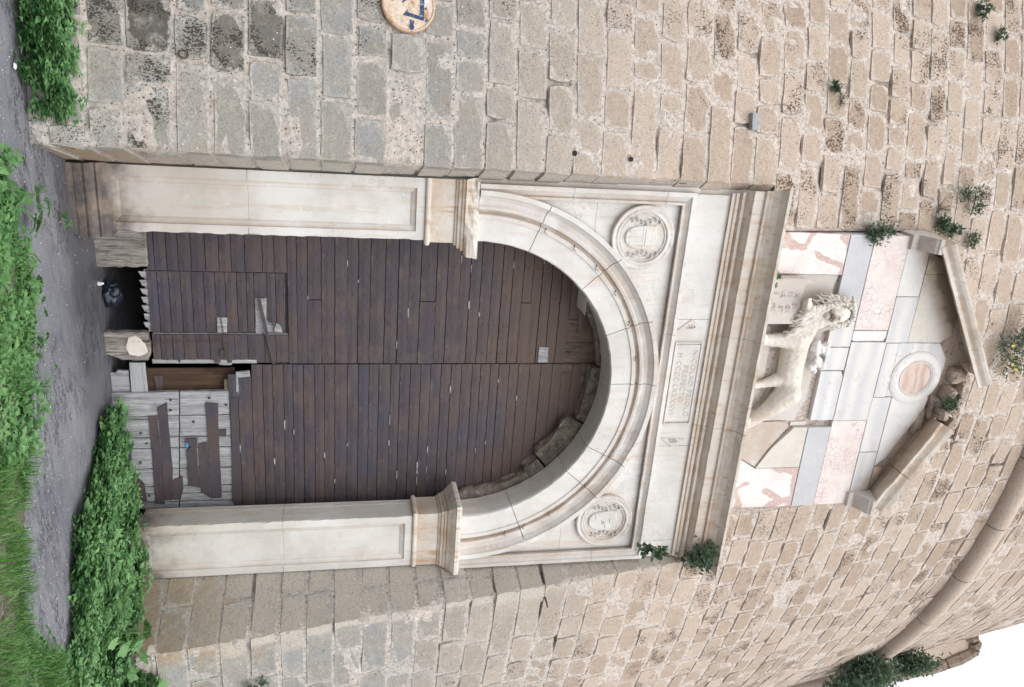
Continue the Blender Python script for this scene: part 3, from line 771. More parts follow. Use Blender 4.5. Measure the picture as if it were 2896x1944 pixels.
def pilaster(x0, x1, zsplit, jl, jr, inner, dep=.34):
    pe = mobj('pilaster', [(x0+.02, .03, -.2), (x1-.02, .03, -.2), (x1-.02, .03, 3.15), (x0+.02, .03, 3.15)], [(0, 1, 2, 3)], mar, PT, dirt=[.1]*4)
    hx0, hx1 = (x0+.085, x1-.075)
    for (za, zb, ha, hb) in ((.25, zsplit-.002, .275, zsplit+1), (zsplit+.002, 3.13, zsplit-1, 3.06)):
        zl = za; zh = zb
        vs, fs, zs, jt = grid_front(x0, x1, za, zb, -.012, (hx0, hx1, max(ha, za), min(hb, zb)), jl, jr)
        base = len(vs)
        # arris down both sides back to the jamb
        for z in zs:
            vs.append((x0, .02, z)); vs.append((x1, .02, z)); vs.append((x0, dep, z)); vs.append((x1, dep, z))
        for j in range(len(zs)-1):
            a, b = j*4, (j+1)*4; c, d = base+j*4, base+(j+1)*4
            fs += [(a, b, d, c), (a+3, c+1, d+1, b+3), (c, d, d+2, c+2), (c+1, c+3, d+3, d+1)]
        mobj('pilaster_block', vs, fs, mar, pe, dirt=[0]*len(vs))
    # panel moulding and field
    panel_frame(hx0, hx1, .275, 3.06, 'panel_moulding', pe)
    for (a, b) in ((.345, zsplit-.002), (zsplit+.002, 2.99)):
        prism('panel_field', [(hx0+.07, a), (hx1-.07, a), (hx1-.07, b), (hx0+.07, b)], .026, .06, mar, pe, bev=.002)
    # moulded base
    bp = [(-.02, -.2), (-.02, 0)]
    prof = [(0, -.2), (0, .11), (.055, .115), (.06, .085), (.085, .10), (.11, .10), (.125, .07), (.15, .045), (.17, .055), (.19, .05), (.20, .02), (.245, .012), (.245, -.2)]
    vs, fs, dd = sweep([(x0-.01, .01), (x1+(.05 if not inner else .03), .01)], prof, seglen=.1, jit=.004, dirt=[.2]+[.5]*11+[.2])
    mobj('pilaster_base', vs, fs, mar, pe, dirt=dd)
    b = MB(); b.box(x0-.01, x1+.02, -.10, .34, -.3, .012); b.build('plinth', mar, pe)
    return pe
PL = pilaster(1.285, 1.90, 1.465, 0, 1, False)
PR = pilaster(5.075, 5.735, 1.712, 1, 0, True)
# inner face of the right jamb, panelled too (seen obliquely)
def jamb():
    x = 5.075
    y0, y1 = .035, .335
    for (za, zb) in ((.25, 1.710), (1.714, 3.13)):
        b = MB()
        zs = spread(za, zb, 24); vs, fs = [], []
        for z in zs:
            for (yy, dx) in ((-.006, 0), (.05, -.002), (.052, .0), (.075, .018), (.09, .026), (.22, .026), (.235, .018), (.26, .0), (.262, -.003), (y1-.01-.03*max(0, nz(z, 5, 1, 8)), -.003), (y1+.02, .03)):
                vs.append((x+dx+(.004*nz(z, yy*9, 3, 6) if yy > .26 else 0), yy, z))
        n = 11
        fs = [(j*n+i, (j+1)*n+i, (j+1)*n+i+1, j*n+i+1) for j in range(len(zs)-1) for i in range(n-1)]
        mobj('jamb_block', vs, fs, mar, PR, dirt=[0, .1, .5, .2, .3, .1, .3, .2, .5, .1, .3]*len(zs))
jamb()
def chip(z, k): return 0
# capitals: necking, astragal, and a stepped abacus; swept round two sides so that they return into the opening
CAPP = [(3.13, .0), (3.135, .030), (3.15, .040), (3.17, .040), (3.185, .030), (3.19, .012), (3.42, .012), (3.43, .03), (3.45, .032), (3.455, .055), (3.485, .058), (3.49, .075), (3.515, .078), (3.52, .10), (3.545, .12), (3.58, .165), (3.60, .185), (3.605, .20), (3.645, .20), (3.655, .19)]
CD = [.5, .5, .1, .1, .4, .6, .15, .7, .2, .8, .3, .8, .3, .8, .3, .2, .2, .1, 0, 0]
def capital(x0, x1, inner_side, broken):
    vs, fs, dd = [], [], []
    n = len(CAPP)
    stations = []
    # plan path: outer edge -> front -> inner corner -> along the jamb
    if inner_side == 'L':   # right capital: visible return on its left (inner) side
        for t in spread(0, 1, 9): stations.append(('side', x0, .36-.36*t))
        for t in spread(0, 1, 14): stations.append(('front', x0+(x1-x0)*t, 0))
    else:
        for t in spread(0, 1, 18): stations.append(('front', x0+(x1-x0)*t, 0))
        for t in spread(0, 1, 9): stations.append(('side', x1, .36*t))
    for (kd, x, y) in stations:
        for (z, o_), q in zip(CAPP, CD):
            oo = o_
            if broken and z > 3.52:   # broken front edge on the left capital
                oo = .06+.10*max(0, (x-x0)/(x1-x0)-.2)+.03*nz(x, z, 1, 14) + (.0 if z < 3.6 else .02*nz(x, z, 5, 20))
            oo += .004*nz(x, y+z, 2, 12)
            if kd == 'front':
                e = 0
                if inner_side == 'L': e = -oo*(1 if x <= x0+1e-4 else 0)
                else: e = oo*(1 if x >= x1-1e-4 else 0)
                oe = .03*min(1, o_/.2) if (inner_side == 'L' and x >= x1-1e-4) or (inner_side == 'R' and x <= x0+1e-4) else 0
                xx = x+e+(oe if inner_side == 'L' else -oe); vs.append((xx, -oo, z))
            else:
                xx = x-oo if inner_side == 'L' else x+oo
                yy = y if y > .001 else -oo
                vs.append((xx, yy, z))
            dd.append(q)
    K = len(stations)
    fs = [(i*n+j, (i+1)*n+j, (i+1)*n+j+1, i*n+j+1) for i in range(K-1) for j in range(n-1)]
    o = mobj('capital', vs, fs, M['marblecap'], PT, dirt=dd)
    # top slab
    t_ = MB(); pr = .19 if not broken else .14
    if inner_side == 'L': t_.box(x0-pr, x1+.028, -pr, .36, 3.64, 3.662)
    else: t_.box(x0, x1+pr*.5, -pr*.5, .36, 3.63, 3.655)
    t_.build('abacus', mar, o)
    b = MB(); b.box(x0+.01, x1-.01, .0, .36, 3.12, 3.65); b.build('capital_core', mar, o)
capital(1.285, 1.905, 'R', True)
capital(5.07, 5.735, 'L', False)
# archivolt voussoirs: flat band, dentil-worn groove, hollow, outer fillet
AP = [(RI, -.34), (RI, -.0), (RI+.012, .022), (1.84, .024), (1.845, .036), (1.885, .038), (1.895, .020), (1.905, -.004), (1.925, -.004), (1.935, .045), (1.965, .050), (1.985, .032), (2.03, .040), (2.075, .075), (2.085, .095), (RE, .10), (RE+.004, .0)]
AD = [.1, .0, 0, .05, .15, .1, .4, .6, .6, .4, .1, .3, .2, .2, .0, .0, .4]
vous = [0, 22, 49, 62.5, 91, 112, 134, 160, 180]
for a0, a1 in zip(vous, vous[1:]):
    a0 += .12; a1 -= .12
    n = max(6, int((a1-a0)/1.6)); vs, fs, dd = [], [], []
    broken = 60 < .5*(a0+a1) < 100
    rough_ = 20 < .5*(a0+a1) < 100
    for i in range(n+1):
        a = R(a0+(a1-a0)*i/n)
        for (r_, y) in AP:
            e = 0
            if .02 < y and r_ > 1.89:
                k = .022 if rough_ else .010
                e = -k*(max(0, nz(a*9, r_*7, 3)+.25)+.35*abs(nz(a*30, r_*25, 1)))
            if r_ < 1.62: rr = r_+.006*nz(a*18, y*5, 8)
            else: rr = r_
            yy = y+e
            vs.append((AX+rr*math.cos(a), -yy, AZc+rr*math.sin(a)))
        dd += AD
    m_ = len(AP)
    fs = [(i*m_+j, i*m_+j+1, (i+1)*m_+j+1, (i+1)*m_+j) for i in range(n) for j in range(m_-1)]
    fs += [tuple(range(m_-1, -1, -1)), tuple(range(n*m_, n*m_+m_))]
    mobj('voussoir', vs, fs, mar, PT, dirt=dd)
# little iron hooks left along the archivolt groove
for a in (158, 147, 137, 126, 114, 101, 34, 24, 17):
    a = R(a); b = MB(); p = Vector((AX+1.90*math.cos(a), 0, AZc+1.90*math.sin(a)))
    b.tube([p, p+Vector((.0, -.05, -.01)), p+Vector((.028, -.07, -.03)), p+Vector((.045, -.065, .0))], .0045, 5)
    b.build('iron_hook', M['chain'], PT)
# spandrels
def arc(a0, a1, r_, n=24): return [(AX+r_*math.cos(R(a)), AZc+r_*math.sin(R(a))) for a in spread(a0, a1, n)]
SPX0, SPX1, SPZ = 1.44, 5.62, 5.785
def spandrel_piece(xa, xb, za, zb):
    """rect minus arch disc, as a fan of vertical strips"""
    vs, fs = [], []
    xs = spread(xa, xb, max(4, int((xb-xa)/.06)))
    for x in xs:
        d = abs(x-AX)
        lo = AZc+math.sqrt(max(0, (RE-.01)**2-d*d)) if d < RE-.01 else za
        lo = max(lo, za); lo = min(lo, zb-.001)
        vs += [(x, .025, lo), (x, .025, zb), (x, .35, lo)]
    for i in range(len(xs)-1):
        fs += [(i*3, (i+1)*3, (i+1)*3+1, i*3+1), (i*3, i*3+2, (i+1)*3+2, (i+1)*3)]
    mobj('spandrel_slab', vs, fs, mar, PT, dirt=[0]*len(vs))
spandrel_piece(SPX0-.02, 1.60, 3.66, 4.90); spandrel_piece(SPX0-.02, 1.60, 4.903, SPZ+.02); spandrel_piece(1.602, 2.68, 4.903, SPZ+.02); spandrel_piece(1.602, 2.68, 4.2, 4.90)
spandrel_piece(2.683, 3.49, 4.9, SPZ+.02); spandrel_piece(3.493, 4.42, 4.9, SPZ+.02); spandrel_piece(4.423, 5.64, 4.903, SPZ+.02); spandrel_piece(4.9, 5.64, 3.66, 4.90)
# solid core behind the spandrels, pierced by the arch
def core():
    vs, fs = [], []
    pts = arc(0, 180, RI+.012, 48)
    outer = []
    for (x, z) in pts:
        d = Vector((x-AX, z-AZc)).normalized(); k = min((2.30/abs(d.x)) if abs(d.x) > 1e-4 else 99, (2.35/abs(d.y)) if abs(d.y) > 1e-4 else 99)
        outer.append((AX+d.x*k, AZc+d.y*k))
    for y in (.03, .36):
        for p in pts+outer: vs.append((p[0], y, p[1]))
    n = len(pts); m_ = 2*n
    for i in range(n-1):
        fs += [(i, i+1, n+i+1, n+i), (m_+i, m_+n+i, m_+n+i+1, m_+i+1), (i, m_+i, m_+i+1, i+1)]
    mobj('arch_core', vs, fs, mar, PT, dirt=[0]*len(vs))
core()
b = MB(); b.box(1.20, 5.84, .06, .5, 5.9, 6.86); b.box(1.2, 5.84, .30, .5, 6.8, 8.0); b.build('entablature_core', mar, PT)
# inverted-U frame moulding round the spandrels (each stone its own piece, mitred at the corners)
FP = [(0, .0), (0, .055), (.045, .060), (.052, .045), (.095, .018), (.105, .012), (.108, .038), (.135, .038), (.137, .0)]
FD = [.2, 0, 0, .3, .1, .5, .5, .3, .9]
xo0, xo1, zo = 1.308, 5.785, 5.945
def neg(pr): return [(-u, y) for u, y in pr]
frames = [[(xo0, 3.665), (xo0, 4.62)], [(xo0, 4.624), (xo0, 5.62)], [(xo0, 5.624), (xo0, zo), (2.87, zo)], [(2.874, zo), (4.62, zo)], [(4.624, zo), (xo1, zo), (xo1, 5.3)], [(xo1, 5.296), (xo1, 3.665)]]
for f in frames:
    sweepobj('frame_moulding', f, neg(FP), mar, PT, jit=.006, seglen=.06, dirt=FD)
# roundels with shields
def shield(cx_, cz_, s, flip):
    pts = []
    for q in spread(0, 1, 15): pts.append((-.62*math.cos(q*math.pi/2)**.75, -.95*math.sin(q*math.pi/2)))
    L = [(-.62, .72), (-.5, .62), (-.2, .72), (0, .80), (.2, .72), (.5, .62), (.62, .72), (.68, .3)]
    R_ = [(.62*math.cos(q*math.pi/2)**.75, -.95*math.sin(q*math.pi/2)) for q in spread(0, 1, 15)]
    left = [(-x, z) for (x, z) in R_]
    poly = [(-.66, .3)]+L+R_+left[::-1][1:]
    return [(cx_+x*s, cz_+z*s) for x, z in poly]
for (rx, rz, bars) in ((1.80, 5.425, True), (5.245, 5.415, False)):
    vs, fs = lathe(rx, rz, [(.345, -.03), (.345, .02), (.335, .03), (.30, .022), (.285, .03), (.27, .03), (.26, .012), (.245, .018), (.235, .004), (.0, .002)], 56, .006)
    rd = mobj('roundel', vs, fs, mar, PT, dirt=[.6, .3, 0, .2, .1, .1, .4, .1, .3, 0]*56, smooth=False)
    prism('shield', shield(rx, rz, .205, False), -.026, -.0, mar, rd, bev=.008, dirt=.1)
    if bars:
        prism('shield_chief', [(rx-.115, rz-.005), (rx+.115, rz-.005), (rx+.115, rz+.012), (rx-.115, rz+.012)], -.030, -.02, mar, rd, bev=.002)
        for k in range(3):
            x = rx-.075+.06*k; prism('shield_pale', [(x, rz-.15), (x+.03, rz-.15), (x+.03, rz-.006), (x, rz-.006)], -.031, -.02, mar, rd, bev=.003, jit=.002)
        prism('shield_relief', [(rx-.09, rz+.02), (rx+.09, rz+.02), (rx+.08, rz+.10), (rx+.02, rz+.125), (rx-.05, rz+.11)], -.032, -.02, mar, rd, bev=.006, jit=.008)
    else:
        for k in range(7):
            x = rx+random.uniform(-.08, .08); z = rz+random.uniform(-.1, .11); q = random.uniform(.02, .04)
            prism('shield_relief', [(x-q, z-q), (x+q, z-q*.7), (x+q*.8, z+q), (x-q*.6, z+q*.8)], -.033, -.02, mar, rd, bev=.006, jit=.006)
    for sgn in (-1, 1):
        for k in range(7):
            rb = MB()
            t_ = k/6; base = Vector((rx+sgn*(.15+.02*math.sin(t_*9)), -.01, rz+.16-.30*t_))
            rb.tube([base, base+Vector((sgn*.02, -.02, .02)), base+Vector((sgn*.045, -.015, .0)), base+Vector((sgn*.04, -.005, -.025))], [.005, .009, .007, .004], 6)
            rb.build('ribbon_curl', mar, rd, smooth=True)
# frieze
for (xa, xb) in ((1.325, 2.705), (2.709, 4.27), (4.274, 5.57), (5.574, 5.80)):
    prism('frieze_block', [(xa, zo+.004), (xb, zo+.004), (xb, 6.37), (xa, 6.37)], .0, .3, mar, PT, bev=.002, dirt=.0)
tb = prism('inscription_tablet', [(3.0, 5.985), (3.955, 5.985), (3.955, 6.285), (3.0, 6.285)], -.012, .0, mar, PT, bev=.006, dirt=.05)
fr = sweepobj('tablet_frame', [(2.97, 5.975), (3.985, 5.975), (3.985, 6.30), (2.97, 6.30)], [(0, .0), (0, .022), (.012, .022), (.02, .010)], mar, tb, closed=True, seglen=.3, dirt=[.6, 0, 0, .4])
for i, ln in enumerate(('NICOLAO PRIOLO', 'PREFECTO', 'M\u00b7CCCC\u00b7LXXXXVI')):
    text_obj('lettering', ln, .088, (3.478, -.013, 6.205-.090*i), M['letter'], tb, ext=.0025, space=1.15, sx=(1.02, 1.0, .94)[i])
for (x, sgn) in ((2.70, 1), (4.29, -1)):   # ansate ends with carved volutes
    prism('tablet_ansa', [(x, 6.13), (x+sgn*.11, 6.28), (x+sgn*.13, 5.97)], -.012, .0, mar, tb, bev=.006, dirt=.2)
    b = MB()
    for q in range(3):
        c0 = Vector((x+sgn*.06, -.012, 6.10+.03*q)); b.tube([c0, c0+Vector((sgn*.03, -.008, .02)), c0+Vector((sgn*.05, -.006, -.005)), c0+Vector((sgn*.03, -.004, -.02))], .006, 5)
    b.build('volute', mar, tb)
# entablature: bed moulding, cyma, corona and crowning cavetto; each length of stone is one piece
CP = [(6.35, .0), (6.35, .030), (6.385, .032), (6.390, .045), (6.42, .050), (6.425, .035), (6.432, .036), (6.45, .075), (6.475, .085), (6.48, .065), (6.49, .055), (6.52, .10), (6.535, .125), (6.540, .150), (6.548, .152), (6.552, .145), (6.655, .150), (6.66, .178), (6.685, .185), (6.688, .17), (6.695, .175), (6.73, .19), (6.79, .235), (6.825, .30), (6.83, .325), (6.862, .330), (6.875, .25), (6.885, .0)]
CDt = [.8, .1, .1, .7, .1, .9, .8, .1, .2, .9, .7, .1, .2, .1, .1, .1, .2, .5, .1, 1, .8, .3, .2, .3, .1, 0, 0, 0]
def cornice(xa, xb, endl=False, endr=False):
    xs = spread(xa, xb, max(5, int((xb-xa)/.05))); vs, fs, dd = [], [], []
    n = len(CP)
    for i, x in enumerate(xs):
        for (z, o_), q in zip(CP, CDt):
            e = 0
            if o_ > .07:
                e = -.006*abs(nz(x, z, 0, 16)) - (.018*max(0, nz(x, z*4, 4, 4)-.15) if o_ < .2 else .022*max(0, nz(x, z, 9, 5)-.2))
            xx = x
            if endl and i == 0: xx = x-.45*max(0, o_)
            if endr and i == len(xs)-1: xx = x+.45*max(0, o_)
            vs.append((xx, -(o_+e), z)); dd.append(q)
    fs = [(i*n+j, (i+1)*n+j, (i+1)*n+j+1, i*n+j+1) for i in range(len(xs)-1) for j in range(n-1)]
    fs += [tuple(range(n)), tuple(range(len(xs)*n-1, (len(xs)-1)*n-1, -1))]
    mobj('cornice_block', vs, fs, M['marble2'], PT, dirt=dd)
cornice(1.31, 2.87, endl=True); cornice(2.873, 3.985); cornice(3.990, 5.02); cornice(5.023, 5.77, endr=True)
rebase(PT)
for ch in PT.children:
    pass

# rear arch of soot-dark rubble, seen under the marble arch
RB = empty('rear_arch', (3.5, .45, 3.66), 'broken soot-dark rubble arch behind the marble arch over the gate', 'masonry')
def rubble(a0, a1, r0, r1, y0=.37, y1=.60, amp=.03, strata=0.0):
    n, k = int((a1-a0)/2)+3, 7
    vs, fs = [], []
    ring = [(r1, y0), (r0+(r1-r0)*.5, y0-.01), (r0, y0+.02), (r0-.0, (y0+y1)/2), (r0, y1), (r1, y1)]
    # denser ring for strata
    rr_ = []
    for (p, q) in zip(ring, ring[1:]):
        for t_ in spread(0, 1, 5)[:-1]: rr_.append((p[0]+(q[0]-p[0])*t_, p[1]+(q[1]-p[1])*t_))
    rr_.append(ring[-1])
    for i in range(n+1):
        a = R(a0+(a1-a0)*i/n)
        for j, (r_, y) in enumerate(rr_):
            e = amp*nz(a*7, r_*5, y*9)+strata*(.5 if j % 2 else -.5)+amp*.5*nz(a*20, r_*20, y*20)
            if i in (0, n): e += .02
            vs.append((AX+(r_+e)*math.cos(a), y+e*.4, AZc+(r_+e)*math.sin(a)))
    m_ = len(rr_)
    fs = [(i*m_+j, i*m_+j+1, (i+1)*m_+j+1, (i+1)*m_+j) for i in range(n) for j in range(m_-1)]
    fs += [tuple(range(m_-1, -1, -1)), tuple(range(n*m_, n*m_+m_))]
    mobj('rubble_block', vs, fs, M['rubble'], RB)
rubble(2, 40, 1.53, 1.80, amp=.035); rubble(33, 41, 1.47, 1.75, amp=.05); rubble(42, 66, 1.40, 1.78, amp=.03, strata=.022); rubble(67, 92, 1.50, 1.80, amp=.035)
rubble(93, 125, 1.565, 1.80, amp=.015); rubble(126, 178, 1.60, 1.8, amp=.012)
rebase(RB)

# passage behind the doors, coloured near-black so the door gaps read as shade
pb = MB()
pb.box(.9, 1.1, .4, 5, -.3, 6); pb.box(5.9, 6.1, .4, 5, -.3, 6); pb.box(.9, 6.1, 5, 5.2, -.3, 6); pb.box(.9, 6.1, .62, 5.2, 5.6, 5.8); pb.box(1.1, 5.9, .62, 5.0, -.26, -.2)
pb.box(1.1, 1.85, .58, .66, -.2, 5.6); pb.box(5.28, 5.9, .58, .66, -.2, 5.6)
o = pb.build('passage', M['black']); tag(o, 'stone passage behind the gate, its shade painted as near-black', kind='structure')

# ------------------------------------------------------------------ gate leaves
DY = .50       # face of the iron
def strip(name, za, zb, xa, xb, parent, y=DY, gap=.004, seed=0, mat=None, ragl=0, ragr=0, tilt=0.0, gapfn=None):
    n = max(3, int((xb-xa)/.045)); vs, fs = [], []
    for i in range(n+1):
        x = xa+(xb-xa)*i/n
        w0 = .0045*nz(x, seed, 0, 9)+.004*nz(x, seed, 5, 25); w1 = .0045*nz(x, seed+1, 0, 9)+.004*nz(x, seed+1, 5, 25)
        xx = x
        bo = .005*nz(x, seed, 9, 5)
        lo, hi = za+gap+w0+tilt*(x-xa), zb-gap+w1+tilt*(x-xa)
        x0_ = xx+(ragl*nz(1, seed, lo, 9) if i == 0 else 0)+(ragr*nz(2, seed, lo, 9) if i == n else 0)
        x1_ = xx+(ragl*nz(3, seed, hi, 9) if i == 0 else 0)+(ragr*nz(4, seed, hi, 9) if i == n else 0)
        yy = y+bo
        vs += [(x0_, yy+.020, lo-.003), (x0_, yy+.002, lo), (x1_, yy-.002, .5*(lo+hi)), (x1_, yy+.002, hi), (x1_, yy+.020, hi+.003)]
    fs = [(i*5+j, (i+1)*5+j, (i+1)*5+j+1, i*5+j+1) for i in range(n) for j in range(4)]
    fs += [(0, 1, 2, 3, 4), tuple(n*5+q for q in (4, 3, 2, 1, 0))]
    return mobj(name, vs, fs, mat or M['iron'], parent, dirt=[.9, .3, 0, .0, .35]*(n+1))
def dome(b, x, y, z, r_=.011, h=.005):
    vs = [(x, y-h, z)]+[(x+r_*.6*math.cos(q), y-h*.75, z+r_*.6*math.sin(q)) for q in [i*math.pi/3 for i in range(6)]]+[(x+r_*math.cos(q), y+.002, z+r_*math.sin(q)) for q in [i*math.pi/3 for i in range(6)]]
    fs = [(0, 1+i, 1+(i+1) % 6) for i in range(6)]+[(1+i, 7+i, 7+(i+1) % 6, 1+(i+1) % 6) for i in range(6)]
    b.add(vs, fs)
def zs_of(pxs, py): return [G(px, py, DY)[1] for px in pxs]
tl = [a/2.5956 for a in (1065, 1130, 1220, 1305, 1400, 1505, 1605, 1695, 1795, 1925, 2010, 2105, 2175)]
t2 = [700+a/2.5956 for a in (360, 440, 540, 640, 735, 815, 905, 1015, 1110, 1190, 1275, 1390, 1470, 1565, 1640, 1720, 1800, 1875, 1950, 2030, 2100, 2170, 2240)]
ZLf = zs_of(tl, 720)+zs_of(t2, 770)
ZLf = sorted(set(round(z, 4) for z in ZLf)); ZLf = [z for i, z in enumerate(ZLf) if i == 0 or z-ZLf[i-1] > .05]
t3 = [a/2.5956 for a in (1690, 1760, 1860, 1940, 2010, 2090, 2160, 2240)]
t4 = [700+a/2.5956 for a in (495, 565, 640, 730, 810, 885, 955, 1040, 1105, 1180, 1255, 1325, 1400, 1470, 1545, 1620, 1680, 1750, 1810, 1885, 1950, 2030, 2110, 2190, 2260)]
ZRf = zs_of(t3, 1231)+zs_of([700+275/2.5956, 700+340/2.5956, 700+415/2.5956], 1231)+zs_of(t4, 1231)
ZRf = sorted(ZRf); ZRf = [z for i, z in enumerate(ZRf) if i == 0 or z-ZRf[i-1] > .05]
while ZLf[-1] < 5.2: ZLf.append(ZLf[-1]+.118)
while ZRf[-1] < 5.2: ZRf.append(ZRf[-1]+.118)
XM = 3.435       # meeting line
XW0, XW1 = G(600, 770, DY)[0], G(600, 945, DY)[0]
ZW1 = G(818, 860, DY)[1]; ZW0 = G(410, 860, DY)[1]
LL = empty('gate_leaf', (1.85, DY, 0), 'left rusty iron-clad gate leaf with a small wicket door', 'gate')
RL = empty('gate_leaf', (5.1, DY, 0), 'right rusty iron-clad gate leaf, its iron torn off bare boards at the foot', 'gate')
WK = mobj('wicket_door', [(XW0, DY+.06, ZW0), (XW1, DY+.06, ZW0), (XW1, DY+.06, ZW1), (XW0, DY+.06, ZW1)], [(0, 1, 2, 3)], M['wood'], LL)
WK['label'] = 'small wicket door cut in the left leaf, broken off at the foot'
zbare = 4.80
rv = MB()
topz = 5.3
for i, (za, zb) in enumerate(zip(ZLf, ZLf[1:])):
    zc = .5*(za+zb)
    if zc > 5.25: continue
    y = DY+random.uniform(-.004, .004); tl_ = random.uniform(-.004, .004)
    if zb < ZW1+.03:
        strip('iron_strip', za, zb, 1.80, XW0-.008, LL, y, seed=i)
        right_end = XM-.02
        if .82 < zc < .96: strip('iron_strip', za, zb, XW1+.008, XW1+.01+.0, LL, y, seed=i+.3) if False else None
        if not (.93 < zc < 1.03): strip('iron_strip', za, zb, XW1+.010, right_end+.012*nz(i, 1, 2, 3), LL, y, seed=i+.6)
    elif zc > zbare+.12:
        strip('iron_strip', za, zb, 1.80, 3.05+.4*nz(i, 5, 5, 3.1), LL, y, seed=i, ragr=.08, tilt=tl_)
    else:
        if i % 9 == 4: 
            xs_ = 2.7+.4*nz(i, 2, 2, 4); strip('iron_strip', za, zb, 1.80, xs_-.004, LL, y, seed=i, tilt=tl_); strip('iron_strip', za-.004, zb+.006, xs_+.004, XM-.012, LL, y-.004, seed=i+.5, tilt=tl_)
        else: strip('iron_strip', za, zb, 1.80, XM-.012+.006*nz(i, 1, 2, 3), LL, y, seed=i, tilt=tl_)
    for k in range(5):
        x = 1.98+.33*k+.03*nz(i, k, 1, 3.3)
        if zb < ZW1+.03 and XW0-.03 < x < XW1+.03: continue
        if random.random() < .12: continue
        dome(rv, x, y-.002, zc+.012*nz(i, k, 7, 3.3))
# wicket
wzs = [z for z in zs_of([a/2.5956 for a in (1085, 1160, 1245, 1330, 1410, 1500, 1580, 1655, 1740, 1810, 1865, 1960, 2025, 2085)], 860)]
wr = MB()
for i, (za, zb) in enumerate(zip(wzs, wzs[1:])):
    y = DY+.030
    xr = XW1-.008
    if i == 6: xr = G(600, 897, DY)[0]
    if i == 10: xr = G(780, 845, DY)[0]
    if i == 11:
        strip('iron_strip', za, zb, XW0+.008, G(800, 925, DY)[0]-.04, WK, y, seed=50+i, ragr=.05)
    else: strip('iron_strip', za, zb, XW0+.008, xr, WK, y, seed=50+i)
    for k in range(3):
        x = XW0+.10+.24*k
        if x < xr-.03: dome(wr, x, y-.002, .5*(za+zb)+.01*nz(i, k, 3, 3))
wr.build('rivet_heads', M['iron'], WK, smooth=True)['kind'] = 'stuff'
strip('iron_strip', wzs[-1], ZW1, XW0+.008, XW1-.008, WK, DY+.055, seed=99)
prism('lock_block', [(XW1-.30, .99), (XW1-.01, .99), (XW1-.01, 1.06), (XW1-.3, 1.06)], DY+.045, DY+.06, M['wood'], WK, bev=.002)
# ragged foot of the wicket
for i in range(7):
    x = XW0+.02+.09*i
    prism('splinter', [(x, ZW0-.03-.02*random.random()), (x+.06, ZW0-.02), (x+.07, ZW0+.03), (x, ZW0+.03)], DY+.04, DY+.055, M['wood'], WK, bev=.002, jit=.006)
rv.build('rivet_heads', M['iron'], LL, smooth=True)['kind'] = 'stuff'
# backing boards of the left leaf (vertical), open where the wicket and its missing foot are
def board(xa, xb, za, zb, parent, y0=DY+.024, mat=None, name='board', jit=.004):
    return prism(name, [(xa, za), (xb, za), (xb, zb), (xa, zb)], y0+.003*random.random(), y0+.05, mat or M['wooddark'], parent, bev=.004, jit=jit)
x = 1.80
for w_ in (.22, .19, .20): board(x, x+w_-.006, .42, 5.28, LL); x += w_
for a, b in spread(XW0, XM-.02, 6)[:-1] and list(zip(spread(XW0, XM-.02, 6), spread(XW0, XM-.02, 6)[1:])): board(a, b-.006, ZW1-.0, 5.28, LL, mat=M['wooddark'])
board(XW1+.004, XM-.02, .42, 1.9, LL, mat=M['wood'])
board(XM-.055, XM-.012, .40, 1.45, LL, y0=DY-.004, mat=M['wood'], name='edge_board')
# weathered post stumps at the foot
def pp(name, pts, y0, y1, mat, parent, s=2.5956, o=(0, 0), **k):
    return prism(name, [G(o[0]+a/s, o[1]+b/s, y0) for a, b in pts], y0, y1, mat, parent, **k)
pp('board', [(655, 370), (1065, 370), (1085, 670), (670, 665)], .48, .56, M['woodrot'], LL, o=(0, 500), jit=.02, bev=.012)
pp('board', [(740, 1140), (1085, 1150), (1110, 1300), (1085, 1355), (900, 1345), (710, 1300)], .47, .56, M['woodrot'], LL, o=(0, 500), jit=.018, bev=.012)
pl_ = pp('plaster_lump', [(940, 1180), (990, 1165), (1060, 1230), (1085, 1290), (1020, 1325), (950, 1310), (915, 1250)], .455, .475, M['plaster'], LL, o=(0, 500), jit=.012, bev=.008)
# bare patches where iron is missing
pp('board', [(1590, 1035), (1665, 1035), (1665, 1145), (1595, 1150)], DY+.018, DY+.05, M['wood'], WK, o=(0, 500), jit=.004)
pp('board', [(1600, 1160), (1690, 1165), (1700, 1385), (1605, 1385)], DY+.012, DY+.05, M['wood'], LL, o=(0, 500), jit=.006)
pp('board', [(1870, 900), (1955, 890), (1950, 1150), (1875, 1155)], DY+.020, DY+.05, M['wood'], WK, o=(0, 500), jit=.004)
pp('board', [(2010, 1110), (2030, 1075), (2060, 1095), (2075, 1150), (2015, 1145)], DY+.022, DY+.05, M['wood'], WK, o=(0, 500), jit=.004)
pp('board', [(2140, 1250), (2210, 1255), (2205, 1368), (2130, 1365)], DY-.012, DY+.0, M['wood'], LL, o=(700, 500), jit=.003)
pp('rust_tube', [(1610, 1270), (1640, 1270), (1640, 1330), (1605, 1325)], DY-.02, DY+.02, M['iron'], LL, o=(0, 500), jit=.002)
